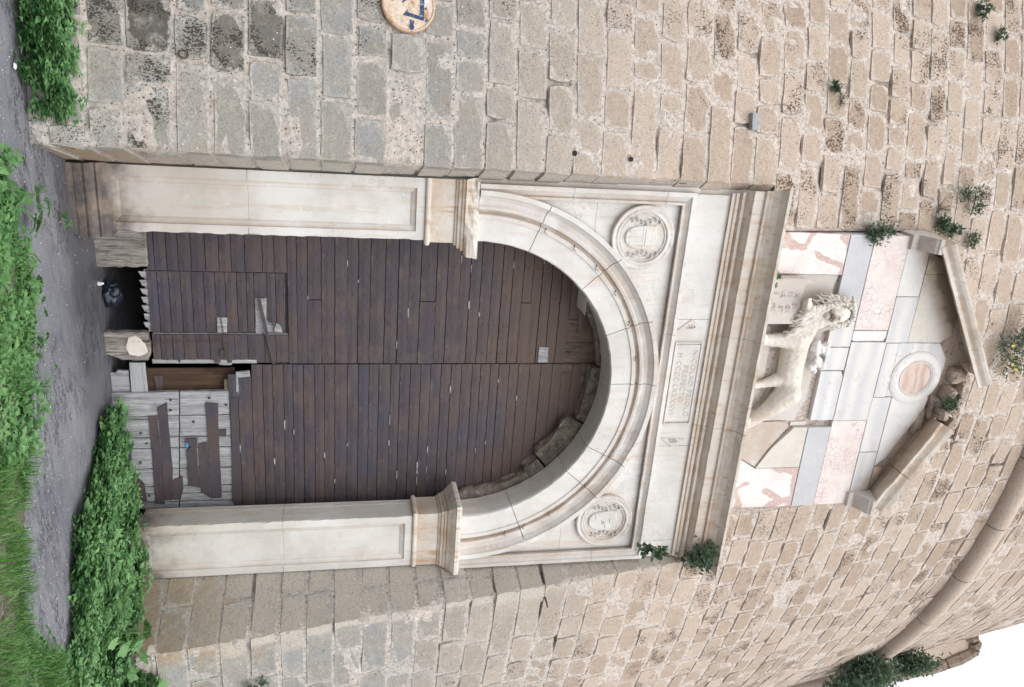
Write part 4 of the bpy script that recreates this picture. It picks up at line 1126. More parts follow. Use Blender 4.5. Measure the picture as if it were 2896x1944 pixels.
# right leaf
rv = MB()
tear = G(500, 1120, DY)
for i, (za, zb) in enumerate(zip(ZRf, ZRf[1:])):
    zc = .5*(za+zb)
    if zc > 5.25: continue
    y = DY+.006+random.uniform(-.004, .004)
    x0 = XM+.006
    if zb < 1.20: x0 = G(660, 1120, DY)[0]
    elif zb < 1.50: x0 = G(700, 1060, DY)[0]
    x0 += .008*nz(i, 2, 2, 3); x1 = 5.30
    if zc > zbare: x1 = 4.25+.6*nz(i, 3, 1, 3.3); x0 = XM+.02 if i % 2 else XM+.12
    if zc > zbare+.3: x0 = XM+.5; x1 = x0+.35
    strip('iron_strip', za, zb, x0, x1, RL, y, seed=100+i, ragr=.05 if zc > zbare else 0, tilt=random.uniform(-.003, .003))
    for k in range(5):
        x = 3.62+.32*k+.025*nz(i, k, 4, 3.3)
        if x < x0+.03 or random.random() < .12 or x > x1-.03: continue
        dome(rv, x, y-.002, zc+.012*nz(i, k, 9, 3.3))
rv.build('rivet_heads', M['iron'], RL, smooth=True)['kind'] = 'stuff'
xs_ = [XM+.004, 3.62, 3.83, 4.02, 4.22, 4.45, 4.66, 4.88, 5.12]
for k, (a, b) in enumerate(zip(xs_, xs_[1:])): board(a, b-.006, 1.1 if k else 1.62, 5.3, RL, mat=M['wooddark'])
r1 = (0, 1000)
# exposed grey boards at the foot (surveyed seams)
rows = [(290, 470), (470, 625), (625, 705), (705, 855), (855, 985), (985, 1040), (1040, 1100), (1100, 1150)]
for (a, b) in rows:
    pp('board', [(735 if a < 480 else 800, a+4), (1310, a-8), (1312, b-14), (740 if a < 480 else 800, b-2)], DY+.012, DY+.06, M['wood'], RL, o=r1, jit=.004, bev=.005)
    pp('board', [(1318, a-8), (1750, a-18 if a > 300 else 272), (1750 if a < 950 else 1712, b-26), (1320, b-14)], DY+.014, DY+.06, M['wood'], RL, o=r1, jit=.004, bev=.005)
def irregular(name, pts, y=DY-.002): return pp(name, pts, y, y+.010, M['iron'], RL, o=r1, jit=.004, bev=.002)
irregular('iron_patch', [(1155, 400), (1225, 362), (1240, 560), (1268, 850), (1262, 1080), (1200, 1075), (1185, 700)])
irregular('iron_patch', [(1090, 462), (1150, 458), (1180, 700), (1198, 1000), (1210, 1105), (1140, 1105), (1120, 800)], DY+.001)
irregular('iron_patch', [(1508, 362), (1600, 368), (1605, 600), (1622, 900), (1628, 1060), (1552, 1065), (1530, 700)])
irregular('iron_patch', [(1368, 710), (1445, 660), (1450, 800), (1470, 985), (1385, 972)])
irregular('iron_patch', [(1455, 665), (1520, 650), (1535, 860), (1545, 1060), (1475, 1020), (1462, 830)], DY+.001)
irregular('iron_patch', [(1358, 625), (1450, 622), (1448, 680), (1380, 686)], DY-.012)
irregular('iron_patch', [(1270, 930), (1340, 902), (1345, 1000), (1325, 1075), (1265, 1072)])
irregular('iron_patch', [(1605, 560), (1662, 558), (1660, 610), (1606, 608)])
irregular('iron_patch', [(1690, 330), (1745, 320), (1755, 600), (1778, 1088), (1705, 1090), (1698, 600)])
irregular('iron_patch', [(820, 565), (880, 560), (905, 800), (900, 1000), (840, 1000), (830, 700)])
irregular('iron_patch', [(888, 570), (935, 575), (960, 700), (975, 860), (1060, 960), (1080, 1085), (1000, 1085), (905, 900)])
bl_ = MB()
for (a, b) in [(875, 355), (885, 437), (893, 512), (1033, 590), (1252, 345), (1250, 420), (1535, 330), (765, 400), (755, 430), (1030, 805), (1095, 1048), (975, 672), (1075, 665), (1420, 505), (1660, 380), (1700, 430)]:
    x_, z_ = G(a/2.5956, 1000+b/2.5956, DY); dome(bl_, x_, DY+.010, z_, .017, .014)
bl_.build('bolt_heads', M['iron'], RL, smooth=True)['kind'] = 'stuff'
# inner brown plank, small grey stub and cross batten in the gap between the leaves
pp('brown_plank', [(1075, 110), (1720, 105), (1735, 275), (1080, 300)], .60, .63, M['woodbrown'], RL, o=r1, jit=.003)
pp('iron_bracket', [(1120, 160), (1190, 165), (1190, 290), (1140, 290), (1135, 210)], .585, .60, M['iron'], RL, o=r1)
pp('stub_board', [(800, 140), (845, 150), (860, 125), (940, 125), (960, 290), (805, 295)], .55, .58, M['wood'], RL, o=r1, jit=.008)
pp('board', [(1730, 140), (1830, 130), (1835, 170), (1745, 180), (1750, 290), (1730, 280)], .50, .53, M['wood'], RL, o=r1, jit=.006)
# bare planks seen at the crown of both leaves
for (xa, xb, pr) in ((2.9, 3.17, LL), (3.18, XM-.01, LL), (XM+.01, 3.75, RL), (3.76, 4.1, RL), (4.11, 4.5, RL)):
    board(xa, xb, 4.7, 5.29, pr, y0=DY+.014, mat=M['wooddark'])
# pale scraps where the iron is torn along the seams
for k in range(34):
    leaf = RL if k % 3 else LL
    zz_ = random.choice(ZRf[:30] if leaf is RL else ZLf[12:34]); x_ = random.uniform(3.55, 4.9) if leaf is RL else random.uniform(2.1, 3.35)
    if leaf is RL and zz_ < 1.5 and x_ < 3.9: continue
    w_ = random.uniform(.004, .010); h_ = random.uniform(.02, .11)
    prism('bare_scrap', [(x_, zz_-w_), (x_+h_, zz_-w_*.7), (x_+h_*1.1, zz_+w_*.6), (x_+h_*.4, zz_+w_), (x_-.01, zz_+w_*.4)], DY-.005, DY+.002, M['wood'], leaf, bev=.001, jit=.006)
rebase(LL); rebase(RL)
# loose things hung on or leaning in the gate
b = MB(); p0 = G(365+2.0, 1025, .44); 
o = pp('cross_batten', [(948, 68), (1062, 68), (1085, 288), (965, 288)], .53, .555, M['plank'], None, o=r1, jit=.001, bev=.003)
tag(o, 'clean grey batten bridging the gap at the foot of the gate', 'plank')
o = prism('iron_bar', [G(a, b_, .47) for a, b_ in ((727, 849), (737, 848), (778, 1030), (770, 1030))], .470, .485, M['iron'], None, bev=.002)
tag(o, 'thin rusty iron bar slanting across the wicket door', 'bar')
cc = MB(); pts = [(982/2.5956, 500+1210/2.5956), (1640/2.5956, 500+1213/2.5956)]
(a0, b0), (a1, b1) = G(*pts[0], .465), G(*pts[1], .465)
L = math.hypot(a1-a0, b1-b0); n = int(L/.026)
for i in range(n):
    t_ = i/n; c = Vector((a0+(a1-a0)*t_, .462, b0+(b1-b0)*t_)); sx = .008 if i % 2 else .002; sy = .002 if i % 2 else .008
    ring = [c+Vector((sx*math.cos(q), sy*math.cos(q), .016*math.sin(q))) for q in [j*math.pi/4 for j in range(9)]]
    cc.tube(ring, .0026, 4)
for (u, v) in (((1620, 1040), (1640, 1160)), ((1640, 1160), (1665, 1350))):
    x0_, z0_ = G(u[0]/2.5956, 500+u[1]/2.5956, .46); x1_, z1_ = G(v[0]/2.5956, 500+v[1]/2.5956, .46)
    k = int(math.hypot(x1_-x0_, z1_-z0_)/.024)+1
    for i in range(k):
        t_ = i/k; c = Vector((x0_+(x1_-x0_)*t_, .455, z0_+(z1_-z0_)*t_)); d = Vector((x1_-x0_, 0, z1_-z0_)).normalized()
        e = Vector((0, 1, 0)) if i % 2 else d.cross(Vector((0, 1, 0)))
        cc.tube([c+d*.016*math.sin(q)+e*.009*math.cos(q) for q in [j*math.pi/4 for j in range(9)]], .0035, 4)
o = cc.build('chain', M['chain']); tag(o, 'rusty chain looped through the wicket door and hanging to the stone lump', 'chain')
# rubbish in the hole under the wicket
def blob(name, c, r_, mat, seed, squash=(1, 1, 1), amp=.35):
    bm = bmesh.new(); bmesh.ops.create_icosphere(bm, subdivisions=3, radius=1)
    for v in bm.verts:
        d = v.co.copy(); k = 1+amp*noise.noise(d*1.7+Vector((seed, 0, 0)))+amp*.5*noise.noise(d*4+Vector((seed, 3, 0)))
        v.co = Vector((d.x*squash[0], d.y*squash[1], d.z*squash[2]))*r_*k+Vector(c)
    me = bpy.data.meshes.new(name); bm.to_mesh(me); bm.free(); me.materials.append(mat)
    return link(bpy.data.objects.new(name, me))
x_, z_ = G(250, 830, .62); tag(blob('rubbish_bag', (x_, .64, .03), .12, M['bluebag'], 3, (1.2, .8, .85)), 'dark blue plastic rubbish bag lying in the hole under the wicket', 'bag')
x_, z_ = G(225, 800, .48); tag(blob('plastic_scrap', (x_, .46, -.03), .028, M['white'], 8, (.6, .5, 1.6)), 'crumpled pale plastic scrap at the threshold by the dark bag', 'litter')
x_, z_ = G(528, 1262, .46); tag(blob('blue_rag', (x_, .475, z_), .016, M['blue'], 5, (2.0, .4, .7)), 'small blue and white rag caught in the boards of the right leaf', 'rag')

# ------------------------------------------------------------------ marble panel above the cornice
PNL = empty('tympanum', (3.42, .1, 6.95), 'patchwork of white, grey and pink marble slabs between cornice and pediment', 'stonework')
YP = -.015
A_, B_, E_ = ((2000, 500), 2.607), ((2000, 1000), 2.607), ((2400, 900), 5.2275)
def slab(poly, mat, name='slab', y=YP, yb=.20, jit=.0025, bev=.003, label=None, dirt=0.0):
    o = prism(name, poly, y+random.uniform(-.004, .004), yb, mat, PNL, bev=bev, jit=jit, dirt=dirt)
    if label: o['label'] = label
    return o
def rect(x0, x1, z0, z1): return [(x0, z0), (x1, z0), (x1, z1), (x0, z1)]
X0, X1 = 1.69, 5.15
slab(rect(X0, 2.155, 6.88, 7.845), M['breccia'], label='white breccia slab with red-brown veins, left end')
slab(rect(X0, 2.705, 7.852, 8.155), M['slabgrey'], label='plain blue-grey slab, left end')
slab(rect(X0, 2.81, 8.162, 8.605), M['pink'], label='pink-veined slab, left')
slab([(2.822, 8.162), (2.935, 8.162), (2.95, 8.19), (2.945, 8.58), (2.90, 8.60), (2.82, 8.60)], M['slabw'])
slab([(1.80, 8.612), (2.395, 8.612), (2.395, 8.905), (1.83, 8.905)], M['slabw'])
slab(rect(2.40, 2.965, 8.612, 8.905), M['slabband'])
slab([(1.86, 8.912), (2.12, 8.912), (2.12, 9.22), (1.95, 9.10)], M['slabtan'])
slab([(2.125, 8.912), (2.965, 8.912), (2.965, 9.34), (2.86, 9.50), (2.60, 9.50), (2.36, 9.38), (2.125, 9.24)], M['slabtan'])
slab([(2.71, 7.852), (3.02, 7.852), (3.02, 8.155), (2.71, 8.155)], M['slabband'])
slab(rect(3.03, 3.315, 7.87, 8.15), M['slabband'])
slab([(3.325, 7.852), (3.965, 7.852), (3.965, 8.155), (3.40, 8.155), (3.325, 8.12)], M['slabband'])
slab(rect(2.96, 3.975, 8.162, 8.625), M['slabband'], label='large pale slab banded with grey, centre')
slab(rect(2.972, 3.665, 8.632, 8.80), M['slabband'])
slab(rect(3.675, 4.415, 8.632, 8.885), M['slabband'])
slab([(3.675, 8.892), (4.62, 8.892), (4.50, 9.02), (4.20, 9.18), (3.86, 9.38), (3.675, 9.40)], M['slabw'])
slab(rect(3.982, X1-.005, 8.162, 8.625), M['pink'], label='pink-veined slab, right')
slab(rect(4.06, X1-.003, 7.852, 8.155), M['slabgrey'], label='plain blue-grey slab, right end')
slab(rect(4.422, 5.02, 8.632, 8.885), M['slabband'])
slab([(4.63, 8.892), (4.95, 8.892), (4.78, 9.0), (4.64, 9.04)], M['slabtan'], dirt=.5)
slab([(4.40, 6.88), (X1, 6.88), (X1, 7.845), (4.605, 7.845), (4.605, 7.25), (4.50, 7.08)], M['breccia'], label='white breccia slab with red-brown veins, right end')
slab([(4.06, 7.845), (4.60, 7.845), (4.60, 7.26), (4.33, 7.42), (4.06, 7.66)], M['slabtan'])
slab([(4.02, 6.90), (4.39, 6.90), (4.49, 7.08), (4.59, 7.25), (4.33, 7.40), (4.05, 7.60), (3.985, 7.55), (3.985, 7.1)], M['liong'], y=.0, jit=.006, dirt=.5)
slab([(4.0, 7.62), (4.05, 7.62), (4.05, 7.83), (3.99, 7.83)], M['slabtan'], y=.02)
# backing of rubble and mortar between slabs and pediment
bb = MB(); bb.box(1.72, 5.12, .04, .30, 6.85, 8.9)
bb.build('backing', M['mortar'], PNL)
prism('backing', [(1.8, 8.9), (5.0, 8.9), (3.9, 9.66), (3.55, 9.95), (3.3, 9.92), (2.0, 9.16)], .03, .35, M['ashlar'], PNL, bev=.02, jit=.02, sv=(.8, .7, .0, 1))
# oculus: recessed onyx disc in a moulded ring on its own slab
oc = slab([(2.972, 8.806), (3.665, 8.806), (3.665, 8.87), (3.72, 9.30), (3.60, 9.42), (3.45, 9.47), (3.30, 9.50), (3.17, 9.50), (3.06, 9.42), (2.972, 9.36)], M['slabband'], y=-.012, jit=.004, label='slab with the round oculus')
vs, fs = lathe(3.42, 9.14, [(.345, .012), (.342, .020), (.31, .030), (.27, .034), (.235, .030), (.222, .022), (.215, .030), (.205, .026), (.20, .012)], 60, .003)
mobj('oculus_ring', vs, fs, M['slabw'], oc, dirt=[.7, .2, 0, 0, .2, .4, .1, .1, .4]*60)
vs, fs = lathe(3.42, 9.14, [(.206, .0195), (.10, .0190), (.0, .0190)], 40); mobj('onyx_disc', vs, fs, M['onyx'], oc)
rebase(PNL)

# relief ground behind the lion, broken away under the belly
LG = empty('relief_ground', (3.1, .1, 6.95), 'broken grey-white marble ground slabs behind the carved lion', 'slab')
def lg(poly, y=.02, jit=.006): return prism('ground_slab', poly, y, y+.06, M['liong'], LG, bev=.004, jit=jit)
lg([(2.165, 6.9), (2.75, 6.9), (2.80, 7.6), (2.60, 7.79), (2.30, 7.80), (2.165, 7.83)])
lg([(2.76, 7.3), (3.98, 7.20), (3.98, 7.66), (3.70, 7.76), (3.2, 7.78), (2.81, 7.78)])
lg([(2.74, 6.9), (3.55, 6.9), (3.50, 7.05), (3.40, 7.14), (2.95, 7.14), (2.78, 7.1)], .0)
lg([(3.56, 6.9), (3.90, 6.9), (3.72, 7.05), (3.60, 7.12), (3.52, 7.06)], .0)
lg([(3.86, 6.9), (4.0, 6.9), (3.99, 7.2), (3.80, 7.2)])
b = MB(); b.box(2.16, 4.02, .10, .2, 6.85, 7.85); b.build('void_back', M['rubble'], LG)
rebase(LG)

# ------------------------------------------------------------------ winged lion
LN = empty('lion_relief', (3.1, -.1, 6.93), 'carved white marble winged lion with one paw on an open book', 'sculpture')
def remesh(name, caps, vox, mat, parent, smooth_it=4, amp=.0):
    bm = bmesh.new()
    for c in caps:
        (p, r0), (q, r1) = c[0], c[1]
        p, q = Vector(p), Vector(q); n = max(1, int((q-p).length/(.4*min(r0, r1))))
        for i in range(n+1):
            t_ = i/n; r_ = r0+(r1-r0)*t_; m_ = Matrix.Translation(p.lerp(q, t_)) @ Matrix.Diagonal((r_, r_*(c[2] if len(c) > 2 else 1), r_, 1))
            bmesh.ops.create_icosphere(bm, subdivisions=2, radius=1, matrix=m_)
    me = bpy.data.meshes.new('tmp'); bm.to_mesh(me); bm.free()
    ob = bpy.data.objects.new('tmp', me); col.objects.link(ob)
    md = ob.modifiers.new('r', 'REMESH'); md.mode = 'VOXEL'; md.voxel_size = vox; md.use_smooth_shade = True
    sm = ob.modifiers.new('s', 'SMOOTH'); sm.iterations = smooth_it; sm.factor = .5
    bpy.context.view_layer.update()
    me2 = bpy.data.meshes.new_from_object(ob.evaluated_get(bpy.context.evaluated_depsgraph_get()))
    bpy.data.objects.remove(ob)
    me2.name = name; me2.materials.clear(); me2.materials.append(mat)
    if amp:
        for v in me2.vertices: v.co += v.normal*amp*noise.noise(v.co*22)
    return link(bpy.data.objects.new(name, me2), parent)
Lm = M['lion']
fy = -.05
body = [
 (((2.66, -.06, 7.50), .17), ((2.95, -.05, 7.42), .175), .8), (((2.95, -.05, 7.42), .175), ((3.30, -.04, 7.43), .160), .75), (((3.30, -.04, 7.43), .160), ((3.56, -.04, 7.45), .165), .75),
 (((2.90, -.10, 7.38), .12), ((2.905, -.11, 7.10), .078)), (((2.905, -.11, 7.10), .078), ((2.90, -.11, 6.97), .072)), (((2.90, -.14, 6.95), .055), ((2.84, -.18, 6.93), .045)),
 (((3.58, -.07, 7.44), .165), ((3.73, -.10, 7.27), .115)), (((3.73, -.10, 7.27), .11), ((3.86, -.11, 7.10), .078)), (((3.86, -.11, 7.10), .078), ((3.95, -.11, 6.96), .070)), (((3.95, -.12, 6.95), .055), ((3.87, -.15, 6.925), .045)),
 (((3.42, -.03, 7.32), .09), ((3.46, -.05, 7.14), .055)), (((3.46, -.05, 7.14), .050), ((3.49, -.06, 6.97), .045)), (((3.49, -.07, 6.94), .045), ((3.43, -.10, 6.93), .04)),
 (((2.60, -.12, 7.42), .09), ((2.44, -.20, 7.38), .05)),
 (((2.60, -.10, 7.66), .15), ((2.66, -.06, 7.50), .17)),
]
for k in range(4): body.append((((2.375+.028*k, -.235, 7.375-.004*k), .020), ((2.38+.026*k, -.25, 7.340), .018)))
for k in range(3):
    body.append((((2.815+.03*k, -.20, 6.935), .022), ((2.81+.03*k, -.215, 6.92), .018))); body.append((((3.84+.03*k, -.18, 6.93), .022), ((3.835+.03*k, -.195, 6.918), .018)))
remesh('body', body, .013, Lm, LN, 6, .004)
hx, hz_ = 2.565, 7.80
head = [
 (((hx, -.13, hz_), .125), ((hx, -.12, hz_+.06), .115)), (((hx, -.20, hz_-.03), .085), ((hx, -.23, hz_-.07), .070)),
 (((hx, -.25, hz_-.07), .050), ((hx, -.285, hz_-.095), .045)), (((hx, -.225, hz_+.03), .026), ((hx, -.315, hz_-.065), .026)),
 (((hx, -.325, hz_-.075), .024), ((hx, -.325, hz_-.078), .020)),
 (((hx-.035, -.275, hz_-.115), .034), ((hx-.045, -.25, hz_-.115), .034)), (((hx+.035, -.275, hz_-.115), .034), ((hx+.045, -.25, hz_-.115), .034)),
 (((hx, -.245, hz_-.185), .036), ((hx, -.22, hz_-.19), .042)),
 (((hx-.07, -.205, hz_+.045), .026), ((hx-.02, -.225, hz_+.035), .022)), (((hx+.07, -.205, hz_+.045), .026), ((hx+.02, -.225, hz_+.035), .022)),
 (((hx-.055, -.213, hz_+.008), .017), ((hx-.050, -.213, hz_+.008), .016)), (((hx+.055, -.213, hz_+.008), .017), ((hx+.050, -.213, hz_+.008), .016)),
 (((hx-.085, -.18, hz_-.05), .045), ((hx-.075, -.19, hz_-.07), .040)), (((hx+.085, -.18, hz_-.05), .045), ((hx+.075, -.19, hz_-.07), .040)),
]
hd = remesh('head', head, .0075, Lm, LN, 2)
mth = MB(); mth.tube([(hx-.045, -.295, hz_-.150), (hx, -.312, hz_-.140), (hx+.045, -.295, hz_-.150)], [.006, .009, .006], 6)
for s_ in (-1, 1): mth.tube([(hx+s_*.010, -.347, hz_-.088), (hx+s_*.017, -.343, hz_-.090)], .006, 5); mth.tube([(hx+s_*.040, -.226, hz_-.002), (hx+s_*.055, -.230, hz_-.006), (hx+s_*.070, -.222, hz_-.0)], .004, 5)
mth.build('mouth_and_nostrils', M['rubble'], hd)
mane = MB(); rr2 = random.Random(3)
def lock(p0, p1, amp, r_, ph):
    n = 12; pts = []; p0 = Vector(p0); p1 = Vector(p1); d = (p1-p0); sd_ = Vector((d.z, 0, -d.x)).normalized()
    for i in range(n+1):
        t_ = i/n; p = p0.lerp(p1, t_)+sd_*amp*math.sin(ph+t_*math.pi*rr3)*(.3+t_*.7)+Vector((0, -.035*math.sin(t_*math.pi), 0)); pts.append(p)
    mane.tube(pts, [1.25*r_*(.7+.5*math.sin(math.pi*min(1, t_/n*1.0+.15)))*(1-.55*(t_/n)**3) for t_ in range(n+1)], 6)
rr3 = 4.5
for ring_, (ra, rb_, L_) in enumerate(((.115, .15, .10), (.135, .17, .14), (.15, .18, .17))):
    for k in range(26):
        a = -95+370*k/26+ring_*5; ar = R(a)
        x_, z_ = hx+ra*math.cos(ar), hz_+.02+(ra+.03)*math.sin(ar)
        out = Vector((math.cos(ar), 0, math.sin(ar)*.8)); flow = Vector((0, 0, -1)) if math.sin(ar) < .75 else Vector((math.copysign(.6, math.cos(ar)), 0, -.15))
        e = Vector((x_, -.15+.03*ring_, z_))+out*L_*.45+flow*L_*(.6 if math.sin(ar) > .2 else 1.0)
        rr3 = rr2.uniform(3, 5); lock((x_, -.19+.045*ring_, z_), e, .012, .017, rr2.uniform(0, 6))
for k in range(105):    # long curls down the chest
    t_ = rr2.random(); x_ = hx-.10+.34*t_+rr2.uniform(-.02, .02); z_ = 7.70-.16*t_-rr2.random()*.22
    if x_ > 2.86: continue
    e = (x_+.05+.10*t_+rr2.uniform(-.02, .02), -.175+.06*t_, z_-rr2.uniform(.14, .26))
    if e[2] < 7.10+.0: e = (e[0], e[1], 7.10)
    rr3 = rr2.uniform(3, 6); lock((x_, -.20+.05*t_, z_), e, .014, .018, rr2.uniform(0, 6))
mane.build('mane', Lm, LN, smooth=True)
for k in range(2):
    pass
wing = []
for k in range(16):
    x_ = 2.97+.30*rr2.random(); z_ = 7.60+.20*rr2.random()+.1*(x_-2.97)
    wing.append((((x_, -.09, z_), rr2.uniform(.03, .055)), ((x_+rr2.uniform(-.05, .05), -.10, z_+rr2.uniform(0, .05)), rr2.uniform(.02, .04))))
remesh('wing_stump', wing, .009, M['slabw'], LN, 1, .012)
tail = MB()
tail.build('x', Lm, LN) if False else None
# open book
bk = mobj('book', *(lambda: ([(2.17, -.17, 6.90), (2.425, -.135, 6.90), (2.69, -.17, 6.90), (2.17, -.17, 7.335), (2.425, -.135, 7.315), (2.69, -.17, 7.38), (2.17, -.03, 6.90), (2.69, -.03, 6.90), (2.17, -.03, 7.335), (2.69, -.03, 7.38)],
   [(0, 1, 4, 3), (1, 2, 5, 4), (0, 3, 8, 6), (2, 7, 9, 5), (3, 4, 5, 9, 8), (0, 6, 7, 2, 1)]))(), M['liong'], LN, dirt=[.1]*10)
for i, s_ in enumerate(('PAX', 'TIBI', 'MAR', 'CE')): text_obj('lettering', s_, .082, (2.30, -.150, 7.235-.085*i), M['letter2'], bk, ext=.003, space=1.3)
for i, s_ in enumerate(('EVAN', 'GELI', 'STA', 'MEVS')): text_obj('lettering', s_, .078, (2.555, -.151, 7.235-.085*i), M['letter2'], bk, ext=.003, space=1.1)
rebase(LN)

# ------------------------------------------------------------------ pediment
PD = empty('pediment', (3.42, -.1, 8.6), 'broken triangular pediment of raking stone cornices over the marble panel', 'pediment')
# raking profile: u across the rake (up), y outward
RP = [(.09, -.35), (.09, .03), (.07, .06), (.03, .13), (-.01, .20), (-.025, .245), (-.022, .262), (-.05, .266), (-.052, .285), (-.012, .290), (-.008, .276), (.012, .285), (.045, .315), (.075, .330), (.098, .335), (.105, .318), (.15, -.35)]
RD = [.9, .8, .7, .5, .4, .5, .1, .1, 0, .1, .9, .4, .1, .1, 0, 0, 0]
RPR = [(.02, -.35), (.02, .03), (.0, .08), (-.02, .17), (-.035, .24), (-.055, .262), (-.058, .285), (-.02, .290), (-.012, .278), (.02, .290), (.06, .318), (.10, .330), (.115, .335), (.122, .315), (.16, -.35)]
RDR = [.9, .8, .7, .5, .4, .3, .1, .1, .9, .4, .2, .1, 0, 0, 0]
def rake(pts, pr, pd, mat, name='raking_cornice', jit=.01): return sweepobj(name, pts, pr, mat, PD, jit=jit, seglen=.06, dirt=pd)
rake([(1.73, 8.86), (3.42, 9.865)], RP, RD, M['rakemarble'])
rake([(3.93, 9.50), (4.60, 9.115)], RPR, RDR, M['rakemarble'], jit=.022); rake([(4.606, 9.111), (5.07, 8.85)], RPR, RDR, M['rakemarble'], jit=.012)
# corbelled ends: short returns of the cornice lying level
def corbel(x0, x1):
    prof = [(8.60, .0), (8.605, .06), (8.65, .07), (8.66, .05), (8.68, .06), (8.73, .15), (8.77, .235), (8.79, .25), (8.80, .27), (8.84, .28), (8.85, .25), (8.93, .0), (8.93, -.2), (8.6, -.2)]
    xs = [x0, x0+.002, x1-.002, x1]; vs, fs = [], []
    for x in xs:
        for z, o_ in prof: vs.append((x, -o_+.004*nz(x, z, 2, 12), z))
    n = len(prof); fs = [(i*n+j, (i+1)*n+j, (i+1)*n+(j+1) % n, i*n+(j+1) % n) for i in range(3) for j in range(n)]
    fs += [tuple(range(n)), tuple(range(4*n-1, 3*n-1, -1))]
    mobj('corbel', vs, fs, mar, PD, dirt=[.2]*len(vs))
corbel(1.66, 1.83); corbel(4.97, 5.17)
# broken stones left at the apex
def chunk(c, s_, seed, mat, name='broken_stone'):
    bm = bmesh.new(); bmesh.ops.create_icosphere(bm, subdivisions=3, radius=1)
    for v in bm.verts:
        d = v.co; q = Vector([math.copysign(abs(a)**.55, a) for a in d]); k = 1+.18*noise.noise(d*1.6+Vector((seed, 0, 0)))+.10*noise.noise(d*5+Vector((seed, 0, 0)))
        v.co = Vector((q.x*s_[0], q.y*s_[1], q.z*s_[2]))*k+Vector(c)
    me = bpy.data.meshes.new(name); bm.to_mesh(me); bm.free(); me.materials.append(mat)
    a = me.color_attributes.new('sv', 'FLOAT_COLOR', 'POINT'); a.data.foreach_set('color', [.8, .6, .0, 1]*len(me.vertices))
    return link(bpy.data.objects.new(name, me), PD)
chunk((3.86, -.02, 9.56), (.08, .20, .07), 14, M['ashlar']); chunk((3.38, .05, 9.70), (.10, .16, .11), 1, M['ashlar']); chunk((3.62, -.02, 9.62), (.10, .16, .07), 2, M['ashlar']); chunk((3.60, .05, 9.80), (.16, .18, .07), 4, M['ashlar']); pass
chunk((3.82, .08, 9.52), (.16, .14, .10), 9, M['ashlar']); chunk((4.02, .10, 9.36), (.20, .12, .08), 12, M['ashlar'])
prism('broken_fillet', [(3.56, 9.70), (3.63, 9.74), (3.82, 9.66), (3.78, 9.60)], -.20, -.02, M['slabw'], PD, bev=.006, jit=.004)
prism('broken_fillet', [(3.86, 9.62), (3.92, 9.66), (4.06, 9.58), (3.98, 9.55)], -.26, -.05, M['slabw'], PD, bev=.006, jit=.004)
rebase(PD)

# ashlar blocks squared against the left edge of the panel are part of the wall courses

# ------------------------------------------------------------------ things fixed to the wall
def wall_frame(px, py, off=.0):
    th, z, p = cone_hit(px, py); a = R(th); n = Vector((math.sin(a), -math.cos(a), CB)).normalized(); t_ = Vector((math.cos(a), math.sin(a), 0)); u = n.cross(t_)
    return p+n*off, n, t_, (u if u.z > 0 else -u)
def sign():
    p, n, t_, u = wall_frame(1153, 17, .045)
    def W(a, b, o_=0): return p+t_*a+u*b+n*o_
    sg = empty('round_sign', p, 'rusty round white sign with peeling dark blue arrows high on the left wall', 'sign')
    r_ = .243; prof = [(0, .0, 0), (.87, 0, .1), (.89, .003, .7), (.93, .005, .3), (.98, -.003, .8), (1.0, -.020, 1), (.96, -.022, 1), (0, -.010, 1)]
    vs, fs, dd = [], [], []; n_ = 48
    for i in range(n_):
        a = 2*math.pi*i/n_
        for (q, o_, d_) in prof: vs.append(W(r_*q*math.cos(a), r_*q*math.sin(a), o_)); dd.append(d_)
    m_ = len(prof)
    for i in range(n_):
        j = (i+1) % n_
        for k in range(m_-1): fs.append((i*m_+k, j*m_+k, j*m_+k+1, i*m_+k+1))
    mobj('sign_disc', vs, fs, M['sign'], sg, dirt=dd)
    sc = 9.733
    def mark(pts, name='painted_arrow', mat=None):
        # picture down = wall right, picture right = wall up
        cx_, cy_ = 1153, 17; k = r_/73.5
        P3 = [W((b/sc-cy_)*k, ((1040+a/sc)-cx_)*k, .0035) for a, b in pts]
        c_ = [q-n*.003 for q in P3]
        m2 = len(P3); mobj(name, P3+c_, [tuple(range(m2))]+[(i, m2+i, m2+(i+1) % m2, (i+1) % m2) for i in range(m2)], mat or M['navy'], sg)
    mark([(1125, 545), (1250, 565), (1228, 700), (1262, 712), (1178, 870), (1100, 700), (1135, 705)])
    mark([(1405, -330), (1510, -330), (1498, 540), (1375, 520), (1160, 480), (1100, 440), (1110, 380), (1385, 430)])
    mark([(1068, 300), (1110, 400), (1160, 480), (950, 455)])
    mark([(930, -60), (1120, -60), (1110, 10), (1015, 90), (935, 160)])
    mark([(1575, 460), (1615, 510), (1575, 580), (1520, 545)])
    mark([(640, 60), (700, 70), (700, 130), (640, 130)]); mark([(1530, 190), (1580, 210), (1565, 255), (1520, 245)])
    mark([(1095, -420), (1250, -430), (1228, -330), (1262, -320), (1410, -330), (1405, -240), (1120, -250)])
    rebase(sg)
sign()
def fixture(name, px, py, label, cat, builder, off=0.0):
    p, n, t_, u = wall_frame(px, py, off); b = MB(); mat = builder(b, p, n, t_, u); o = b.build(name, mat); tag(o, label, cat); return o
def obox(b, p, n, t_, u, w_, h_, d, o0=0.0):
    vs = [p+t_*sx*w_/2+u*sz*h_/2+n*(o0+d*sy) for sx in (-1, 1) for sy in (0, 1) for sz in (-1, 1)]
    b.add(vs, [(0,1,3,2),(4,6,7,5),(0,4,5,1),(2,3,7,6),(0,2,6,4),(1,5,7,3)])
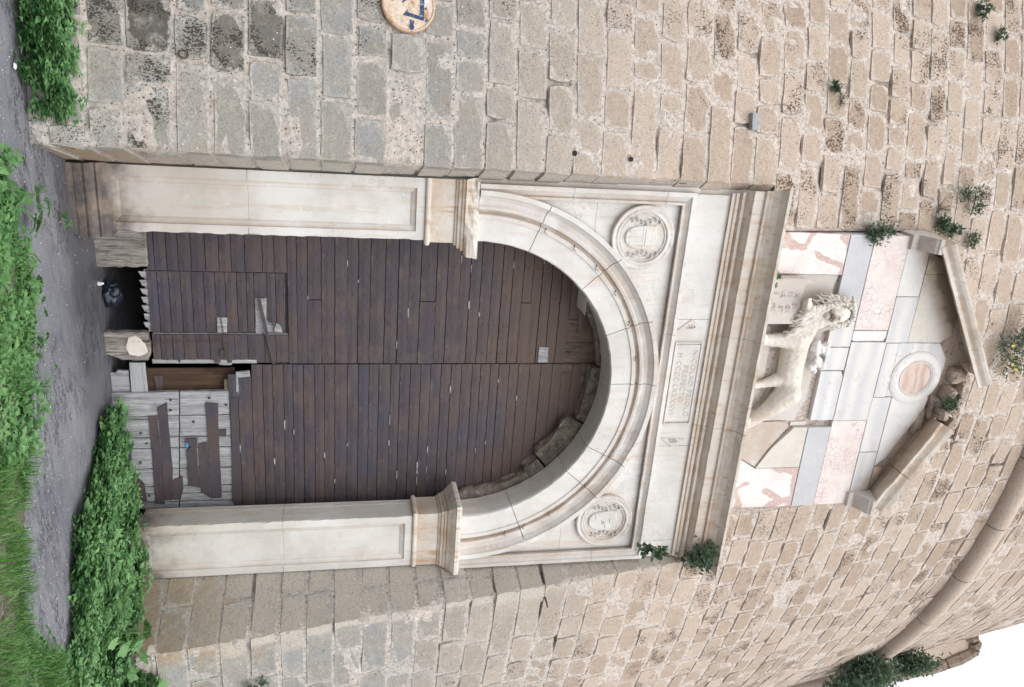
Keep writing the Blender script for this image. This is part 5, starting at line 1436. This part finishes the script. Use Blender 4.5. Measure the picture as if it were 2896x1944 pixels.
fixture('wooden_block', 2128, 346, 'small grey wooden block fixed high in the wall left of the cornice', 'block', lambda b, p, n, t_, u: (obox(b, p, n, t_, u, .17, .085, .06), M['plank'])[1])
fixture('iron_pin', 1542, 1690, 'dark iron pin sticking out of the wall right of the gate', 'pin', lambda b, p, n, t_, u: (b.tube([p-n*.02, p+n*.07+t_*.02-u*.005, p+n*.12+t_*.035-u*.01], [.014, .010, .008], 6), M['chain'])[1])
fixture('iron_nail', 1923, 519, 'bent rusty nail in the wall edge left of the frieze', 'nail', lambda b, p, n, t_, u: (b.tube([p-n*.01, p+n*.035, p+n*.04+u*.05], .005, 5), M['chain'])[1])
fixture('iron_ring', 519, 155, 'old iron ring in a black eroded stone at lower left', 'ring', lambda b, p, n, t_, u: (b.tube([p+n*.012+t_*.032*math.cos(q)+u*.036*math.sin(q) for q in [i*math.pi/6 for i in range(13)]], .009, 6), M['chain'])[1])
for i, (px, py, lab) in enumerate(((1624, 434, 'small round socket hole with dark mouth in the smooth left wall'), (1783, 451, 'ragged socket hole in the left wall, higher than the round one'))):
    def ho(b, p, n, t_, u, k=i):
        q_ = [(.021*(1+.25*nz(j, k, 3, 1.3)), 2*math.pi*j/14) for j in range(14)]
        vs = [p+n*.012+t_*r_*1.25*math.cos(a)+u*r_*1.25*math.sin(a) for r_, a in q_]+[p+n*.006+t_*r_*math.cos(a)+u*r_*math.sin(a) for r_, a in q_]+[p-n*.06+t_*r_*.8*math.cos(a)+u*r_*.8*math.sin(a) for r_, a in q_]
        fs = [(j, (j+1) % 14, 14+(j+1) % 14, 14+j) for j in range(14)]+[(14+j, 14+(j+1) % 14, 28+(j+1) % 14, 28+j) for j in range(14)]
        vs2 = [p+n*.013+t_*r_*.95*math.cos(a)+u*r_*.95*math.sin(a) for r_, a in q_]
        b.add(vs, fs); b.add(vs2, [tuple(range(14))]); return M['black']  # black disc across the mouth paints the shade inside the hole
    fixture('socket_hole', px, py, lab, 'hole', ho)

# ------------------------------------------------------------------ curtain wall beyond the tower (right), with its parapet
def far_pt(px, py, dist):
    d = ray(px, py); h_ = math.hypot(d.x, d.y); return EYE+d*(dist/h_)
CW = empty('curtain_wall', far_pt(2550, 1880, 19).xyz, 'far rampart parapet of rounded stone running off the tower to the right', 'wall')
def far_wall():
    D_ = 18.5
    prof = [(2722, 1700), (2737, 1775), (2738, 1787), (2750, 1812), (2755, 1832), (2740, 1848), (2670, 1877), (2585, 1897), (2517, 1909), (2440, 1915), (2350, 1925), (2250, 1940), (2150, 1975)]
    tops = [far_pt(px, py, D_+1.2*i/len(prof)) for i, (px, py) in enumerate(prof)]
    vs, fs = [], []
    back = Vector((.35, 1, 0)).normalized()*1.2
    for i, t_ in enumerate(tops):
        vs += [t_+Vector((0, 0, -.0)), t_+back+Vector((0, 0, -.1)), Vector((t_.x-.5, t_.y-.3, t_.z-4)), Vector((t_.x-.5, t_.y-.3, -.2))]
    for i in range(len(tops)-1):
        a, b = i*4, (i+1)*4
        fs += [(a, b, b+1, a+1), (a, a+2, b+2, b), (a+2, a+3, b+3, b+2)]
    o = mobj('rampart_face', vs, fs, M['ashlar'], CW, sv=(.75, .5, 0, 1))
    # coping stones along the edge
    for i in range(len(tops)-1):
        a, b = tops[i], tops[i+1]; n = max(1, int((b-a).length/.8))
        for k in range(n):
            p, q = a.lerp(b, k/n), a.lerp(b, (k+1)/n); m_ = MB(); ax = (q-p).normalized(); g_ = ax*.02
            m_.tube([p+g_, p.lerp(q, .5)+Vector((0, 0, .03)), q-g_], [.16, .18, .16], 8, sv=(.4, .9, .5, 1)); m_.build('coping_stone', M['ashlar'], CW)
far_wall(); rebase(CW)

# ------------------------------------------------------------------ plants
def leafv(b, p, d, up_, L, W, tone, fold=.25):
    """a pointed leaf of two folded halves"""
    d = d.normalized(); s_ = d.cross(up_)
    if s_.length < 1e-3: s_ = Vector((1, 0, 0))
    s_.normalize(); n_ = s_.cross(d)
    vs = [p, p+d*L*.45+s_*W*.5+n_*fold*W*.5, p+d*L-n_*L*.12, p+d*L*.45-s_*W*.5+n_*fold*W*.5, p+d*L*.5]
    b.add(vs, [(0, 1, 4), (1, 2, 4), (0, 4, 3), (4, 2, 3)], sv=(max(0, min(1, tone)), 0, 0, 1))
def rdir(up_bias=.5, rr_=random):
    v = Vector((rr_.gauss(0, 1), rr_.gauss(0, 1), rr_.gauss(up_bias, .7))); return v.normalized()
def inpoly(x, y, poly):
    c = False; n = len(poly)
    for i in range(n):
        x1_, y1_ = poly[i]; x2_, y2_ = poly[(i+1) % n]
        if (y1_ > y) != (y2_ > y) and x < (x2_-x1_)*(y-y1_)/(y2_-y1_)+x1_: c = not c
    return c
def wall_dist(x, y): return math.hypot(x-CX, y-CY)-rad(.3)
def ground_cover(name, poly, hfun, n_sprig, label, leaf_L=(.025, .05), mat=None, cat='plants', sprig=7, tone0=.45):
    b = MB(); xs = [p[0] for p in poly]; ys = [p[1] for p in poly]; rr_ = random.Random(hash(name+label) % 1000 if False else len(label))
    k = 0
    while k < n_sprig:
        x, y = rr_.uniform(min(xs), max(xs)), rr_.uniform(min(ys), max(ys))
        if not inpoly(x, y, poly): continue
        k += 1
        hmax = hfun(x, y); clump = .5+.5*nz(x, y, 0, 4)
        hh = hmax*(.35+.65*clump)*(rr_.random()**.45)
        p = Vector((x, y, gz(x, y)+hh)); tone_c = tone0+.60*nz(x, y, hh, 4)+.25*(hh/max(.05, hmax)-.6)+rr_.gauss(0, .10)
        lean = Vector((rr_.gauss(0, .4), rr_.gauss(-.25, .4), 1)).normalized()
        L0 = rr_.uniform(*leaf_L)*(1.0 if rr_.random() < .93 else 1.6)
        if rr_.random() < .05: p.z += rr_.uniform(.03, .12); 
        for j in range(sprig):
            a = j*2.4+rr_.random(); el = rr_.uniform(-.1, .7)
            d = Vector((math.cos(a), math.sin(a), el)).normalized()
            leafv(b, p-lean*.012*j*.8+d*.006, d, lean, L0*(.6+.07*j), L0*.52*(.6+.07*j), tone_c+rr_.gauss(0, .18)+(.5 if rr_.random() < .04 else 0))
    o = b.build(name, mat or M['leaf']); tag(o, label, cat, kind='stuff'); return o
# bank of pellitory right of the gate
polyR = [(3.80, -.05), (4.02, -.45), (4.18, -.85), (4.27, -1.2), (4.50, -1.35), (4.80, -1.48), (5.15, -1.60), (5.35, -1.95), (6.6, -2.3), (8.0, -2.0), (8.0, -.5), (6.2, -.80), (5.9, -.70), (5.75, -.05), (5.02, -.0), (4.3, .30), (3.85, .32)]
def hR(x, y):
    w_ = wall_dist(x, y)
    e = min(1.0, max(.15, (x-3.80)/1.0+max(0, (y+.2))*-.25))
    far = min(1, max(0, (x-5.7)/.5))
    return (.10+(.30+.26*far)*min(1, max(0, (y+1.9)/1.0))) * (.50+.55*e)
ground_cover('pellitory_bank', polyR, hR, 6500, 'dense bright green pellitory bank filling the ground right of the gate', leaf_L=(.055, .105))
polyL = [(-1.6, -.62), (-1.6, -1.15), (-.3, -1.02), (.15, -1.05), (.45, -1.10), (.72, -1.0), (.86, -.90), (.80, -.80), (.3, -.72), (-.5, -.62)]
ground_cover('pellitory_strip', polyL, lambda x, y: .50 if x < .45 else .42, 3000, 'dark green pellitory along the wall foot left of the gate', leaf_L=(.045, .085), tone0=.42)
# grass and herbs on the near verge
def grass(name, poly, n, hr, label, bias=(0, 0), mat=None, tone0=.5):
    b = MB(); xs = [p[0] for p in poly]; ys = [p[1] for p in poly]; rr_ = random.Random(len(label)+3); k = 0
    while k < n:
        x, y = rr_.uniform(min(xs), max(xs)), rr_.uniform(min(ys), max(ys))
        if not inpoly(x, y, poly): continue
        k += 1
        if nz(x, y, 9, 3) < -.28: continue
        if x < 2.9 and rr_.random() < .72: continue
        h_ = rr_.uniform(*hr)*(.7+.5*nz(x, y, 4, 2)); a = rr_.random()*6.28; bend = rr_.uniform(.15, .8)
        d = Vector((math.cos(a)+bias[0], math.sin(a)+bias[1], 0)); w_ = Vector((-d.y, d.x, 0)).normalized()*rr_.uniform(.002, .0060)
        p0 = Vector((x, y, gz(x, y)+.02)); p1 = p0+Vector((0, 0, h_*.55))+d*h_*.18*bend; p2 = p0+Vector((0, 0, h_*(1-.35*bend)))+d*h_*.75*bend
        t_ = tone0+.35*nz(x, y, 1, 3)+rr_.gauss(0, .15)
        b.add([p0-w_, p0+w_, p1-w_*.8, p1+w_*.8, p2], [(0, 1, 3, 2), (2, 3, 4)], sv=(max(0, min(1, t_)), 0, 0, 1))
    o = b.build(name, mat or M['grass']); tag(o, label, 'grass', kind='stuff'); return o
pv = [(1.55, -1.62)]+[(x, edge_y(x)-.06) for x in spread(1.7, 4.6, 12)]+[(4.9, -2.1), (5.3, -1.75), (6.2, -2.0), (6.5, -3.2), (1.2, -3.2)]
grass('verge_grass', pv, 24000, (.08, .24), 'long bright grass on the near verge of the lane', bias=(0, .25))
ground_cover('verge_herbs', [(.95, -1.70), (1.5, -1.66), (1.75, -1.55), (2.46, -1.74), (3.1, -1.98), (3.1, -2.6), (.9, -2.6)], lambda x, y: .15, 1700, 'mixed low green herbs on the near verge among the grass', leaf_L=(.035, .11), mat=M['weed'], sprig=6)
ground_cover('corner_herbs', [(4.3, -2.5), (5.2, -1.75), (6.2, -2.2), (6.2, -3.0), (4.4, -3.0)], lambda x, y: .12, 900, 'fresh herbs in the corner where the lane ends', leaf_L=(.03, .06), mat=M['weed'], sprig=6)
# broad-leaved weeds one can tell apart
def broad_weed(x, y, label, n=9, L=.11, h_=.18, seed=1, spread_=.22, toward=(0, .6)):
    rr_ = random.Random(seed); e = empty('leafy_weed', (x, y, gz(x, y)), label, 'weed', 'broad-leaved weeds on the verge'); st = MB(); lf = MB()
    for k in range(n):
        a = rr_.random()*6.28; q = Vector((math.cos(a)*spread_+toward[0]*spread_, math.sin(a)*spread_+toward[1]*spread_, h_*rr_.uniform(.5, 1.2)))*rr_.uniform(.6, 1.1)
        base = Vector((x, y, gz(x, y))); tip = base+q
        st.tube([base, base+q*.5+Vector((0, 0, .03)), tip], .0035, 4)
        # lobed round leaf
        d = Vector((q.x, q.y, -.15)).normalized(); s_ = d.cross(Vector((0, 0, 1))).normalized(); nn = s_.cross(d); Lq = L*rr_.uniform(.7, 1.2); vs = [tip+nn*.006]
        m_ = 15
        for j in range(m_):
            t_ = -2.6+5.2*j/(m_-1); r_ = Lq*.55*(1+.16*math.cos(t_*5)); vs.append(tip+d*(r_*math.cos(t_)+Lq*.15)+s_*r_*math.sin(t_)-nn*.012*abs(math.sin(t_*2.5)))
        lf.add(vs, [(0, j, j+1) for j in range(1, m_)], sv=(rr_.uniform(.3, 1), 0, 0, 1))
    st.build('stem', M['weed'], e); lf.build('foliage', M['weed'], e); rebase(e)
broad_weed(1.33, -1.58, 'weed with big pale leaves reaching over the asphalt toward the left pilaster', 7, .15, .16, 3, .22, (.0, .9))
broad_weed(1.15, -1.78, 'bushy weed behind the pale-leaved one, nearer the photographer', 12, .09, .17, 5, .2)
broad_weed(1.95, -1.66, 'round-leaved weed mid verge opposite the wicket door', 12, .075, .15, 8, .18)
broad_weed(2.25, -1.74, 'weed with toothed leaves leaning over the asphalt opposite the gate gap', 12, .08, .14, 9, .18)
broad_weed(2.60, -1.90, 'weed right of the toothed one on the verge', 10, .07, .15, 10, .18)
broad_weed(4.75, -2.35, 'flat weed among the grass in the far corner of the verge', 10, .07, .09, 14, .16)
broad_weed(5.62, -1.02, 'mallow with large pale round leaves rising from the pellitory at the wall foot', 9, .13, .50, 21, .20, (.0, .2))
broad_weed(6.15, -1.00, 'tall mallow leaning on the right wall at the picture edge', 11, .12, .62, 22, .20, (.0, .2))
broad_weed(5.35, -1.25, 'low round-leaved mallow in front of the taller ones in the bank', 9, .11, .38, 23, .22, (.0, .1))
broad_weed(4.62, -.75, 'toothed herb standing out of the middle of the pellitory bank', 10, .08, .34, 24, .18, (.0, .2))
# spiky spurge
e = empty('spurge', (2.72, -1.72, 0), 'spiky narrow-leaved spurge on the road edge', 'weed'); b = MB(); rr_ = random.Random(4)
for k in range(40):
    a = rr_.random()*6.28; z_ = .06+.10*rr_.random(); d = Vector((math.cos(a), math.sin(a), rr_.uniform(.0, .5)))
    leafv(b, Vector((2.72, -1.72, gz(2.72, -1.72)+z_)), d, Vector((0, 0, 1)), .15*rr_.uniform(.6, 1), .014, .3+.3*rr_.random())
b.build('foliage', M['weed'], e); b = MB(); b.tube([(2.72, -1.72, -.02), (2.72, -1.72, .16)], .006, 5); b.build('stem', M['weed'], e); rebase(e)

def tuft(name, pos, n_, u_, w_, h_, label, cat='plant', n=120, L=.055, mat=None, dry=8, flowers=0, seed=1, group=None, droop=0.0, round_=False, gap=.0):
    """a small plant growing out of a joint: woody twigs, leaf clumps"""
    rr_ = random.Random(seed); e = empty(name, pos, label, cat, group); fol = MB(); tw = MB(); t_ = n_.cross(Vector((0, 0, 1))).normalized()
    cl = [(rr_.gauss(0, .32)*w_, rr_.gauss(.15, .30)*h_, rr_.uniform(.2, 1)*min(w_, h_)*.55) for _ in range(max(3, n//28))]
    for c_ in cl: 
        q = pos+t_*c_[0]+Vector((0, 0, c_[1]-droop*abs(c_[0])))+n_*c_[2]
        tw.tube([pos, pos.lerp(q, .5)+n_*.02, q], [.006, .004, .002], 4)
    for k in range(int(n*1.9)):
        c_ = rr_.choice(cl); sp = .17*min(w_, h_)
        p = pos+t_*(c_[0]+rr_.gauss(0, sp))+Vector((0, 0, c_[1]+rr_.gauss(0, sp)-droop*abs(c_[0])))+n_*(c_[2]+rr_.gauss(0, sp*.6)+.01)
        leafv(fol, p, rdir(.2, rr_)+n_*.4, rdir(.5, rr_), L*rr_.uniform(.6, 1.2), L*(.75 if round_ else .38), .45+rr_.gauss(0, .22)+.25*(c_[2]/max(.01, min(w_, h_))))
    for k in range(dry):
        d = rdir(.0, rr_)+n_*.5-Vector((0, 0, .3)); p = pos+t_*rr_.gauss(0, .2)*w_
        tw.tube([p, p+d*h_*.35, p+d*h_*.6+rdir(0, rr_)*.03], [.003, .002, .0012], 4)
    if n: fol.build('foliage', mat or M['shrub'], e)
    tw.build('twigs', M['twig'], e)
    if flowers:
        for k in range(flowers):
            fl = MB()
            c_ = rr_.choice(cl); p = pos+t_*(c_[0]+rr_.gauss(0, .03))+Vector((0, 0, c_[1]+rr_.gauss(0, .03)))+n_*(c_[2]+.06)
            for j in range(6):
                a = j*1.047; leafv(fl, p, t_*math.cos(a)+Vector((0, 0, 1))*math.sin(a)+n_*.4, n_, .026, .016, .5)
            fl.build('flower', M['yellow'], e)
    rebase(e)
def wall_tuft(px, py, wpx, hpx, label, **k):
    p, n, t_, u = wall_frame(px, py, .01); sc = (p-EYE).dot(fw)/FPX
    tuft('wall_plant', p, n, u, wpx*sc, hpx*sc, label, group='plants growing in the joints of the tower wall', **k)
wall_tuft(2764, 47, 34, 34, 'bright green tuft in the wall nearest the top left corner of the tower', n=90, seed=2)
wall_tuft(2817, 105, 24, 34, 'half dry grey tuft just above the bright green corner one', n=45, dry=22, seed=3)
wall_tuft(2350, 253, 28, 26, 'small green tuft low in the left wall above the wooden block', n=60, seed=4)
wall_tuft(2378, 285, 60, 40, 'dry brown root mat beside the small green tuft', n=0, dry=30, seed=5)
wall_tuft(2735, 556, 60, 70, 'straggly grey plant high left of the pediment', n=110, dry=26, seed=6)
wall_tuft(2644, 640, 48, 44, 'green tuft in the corner where the left raking cornice starts', n=130, seed=7)
wall_tuft(2678, 655, 45, 30, 'lighter tuft right behind the left end of the raking cornice', n=90, seed=8)
wall_tuft(2735, 672, 55, 40, 'grey twiggy plant just above the left end of the raking cornice', n=60, dry=22, seed=9)
wall_tuft(2655, 590, 20, 60, 'leafless pale twigs hanging left of the raking cornice', n=4, dry=22, seed=19)
wall_tuft(2455, 652, 62, 62, 'round blue-green cushion plant at the top left corner of the marble panel', n=230, dry=14, seed=10)
wall_tuft(2508, 657, 24, 16, 'tiny tuft between the cushion plant and the pediment end', n=36, dry=3, seed=11)
wall_tuft(2830, 975, 110, 110, 'bushy plant with yellow flowers above the apex of the pediment', n=420, dry=22, flowers=9, seed=12)
wall_tuft(1816, 1547, 50, 70, 'round-leaved green plant at the right end of the spandrel frame', n=70, L=.075, mat=M['shrub'], dry=2, seed=13, round_=True)
wall_tuft(1955, 1558, 85, 70, 'large leafy plant with dry stalks under the right end of the cornice', n=170, L=.065, dry=34, seed=14, round_=True)
wall_tuft(707, 1938, 50, 36, 'small plant at the foot of the right wall by the picture edge', n=90, dry=6, seed=15)
wall_tuft(2545, 1850, 90, 85, 'caper bush on the cordon at the far right of the tower', n=1100, L=.10, dry=8, flowers=2, seed=16)
wall_tuft(2425, 1872, 130, 100, 'dark wide caper bush hanging below the cordon at the edge of the tower', n=1500, L=.11, dry=14, seed=17, droop=.3)
wall_tuft(2395, 1905, 110, 90, 'second dark caper bush hanging lowest at the edge of the tower', n=1500, L=.11, dry=10, seed=18, droop=.2)
for (px, py, y, w_, h_, lab, kw) in ((2188, 775, -.26, .26, .07, 'small green sprigs on the edge of the cornice left of the lion', dict(n=50, dry=2, mat=M['weed'], L=.035)),
   (2668, 1128, -.12, .20, .24, 'leafy green plant growing in the broken apex of the pediment', dict(n=160, dry=6)),
   (2640, 1155, -.06, .26, .18, 'dry brown plant beside the green one in the broken pediment', dict(n=0, dry=50))):
    x_, z_ = G(px, py, y); tuft('ledge_plant', Vector((x_, y, z_)), Vector((0, -1, 0)), Vector((0, 0, 1)), w_, h_, lab, seed=int(px) % 17, **kw)
for (x_, y_, lab, s_) in ((1.45, -.95, 'small weed in the asphalt crack in front of the left pilaster', 3), (2.50, -1.45, 'light green weed clump at the asphalt edge', 5), (1.72, -.50, 'tiny weed close to the dark puddle by the threshold', 7)):
    tuft('road_weed', Vector((x_, y_, gz(x_, y_))), Vector((0, -.3, 1)).normalized(), Vector((0, 0, 1)), .16, .08, lab, n=60, dry=0, L=.03, mat=M['weed'], seed=s_)
# grass growing on the far rampart
b = MB(); rr_ = random.Random(9)
for k in range(2600):
    px = rr_.uniform(2150, 2330); py = 1935+rr_.uniform(-14, 60)-(px-2150)*.10
    p = far_pt(px-8, py, 18.2+rr_.random()); a = rr_.random()*6.28; d = Vector((math.cos(a), math.sin(a), 0))*.1
    b.add([p-d*.06, p+d*.06, p+Vector((0, 0, .25+.15*rr_.random()))+d], [(0, 1, 2)], sv=(rr_.uniform(.2, .9), 0, 0, 1))
tag(b.build('rampart_grass', M['grass']), 'grass growing on the far rampart beside the tower', 'grass', kind='stuff')
# litter and pebbles on the road
b = MB(); rr_ = random.Random(11)
for k in range(420):
    x_ = rr_.uniform(.2, 5.0); y_ = rr_.uniform(-2.2, .25); 
    if rr_.random() > .25+.75*(y_ < -.9 or (x_ < 2.2 and y_ > -.4)): continue
    r_ = rr_.uniform(.003, .007); c = Vector((x_, y_, gz(x_, y_)+r_*.4))
    vs = [c+Vector((r_*q[0]*rr_.uniform(.7, 1.3), r_*q[1]*rr_.uniform(.7, 1.3), r_*q[2]*.7)) for q in ((1, 0, 0), (-1, 0, 0), (0, 1, 0), (0, -1, 0), (0, 0, 1), (0, 0, -1))]
    b.add(vs, [(0, 2, 4), (2, 1, 4), (1, 3, 4), (3, 0, 4), (2, 0, 5), (1, 2, 5), (3, 1, 5), (0, 3, 5)])
tag(b.build('gravel', M['plaster']), 'loose pale grit scattered on the asphalt', 'gravel', kind='stuff')
tag(blob('paper_scrap', (.43, -1.13, gz(.43, -1.13)+.02), .022, M['white'], 2, (1, 1, .5)), 'white paper scrap by the plants at the left wall foot', 'litter')
tag(blob('paper_scrap', (4.22, -.62, gz(4.22, -.62)+.03), .024, M['white'], 6, (1, 1.3, .5)), 'white crumpled paper at the edge of the pellitory bank', 'litter')
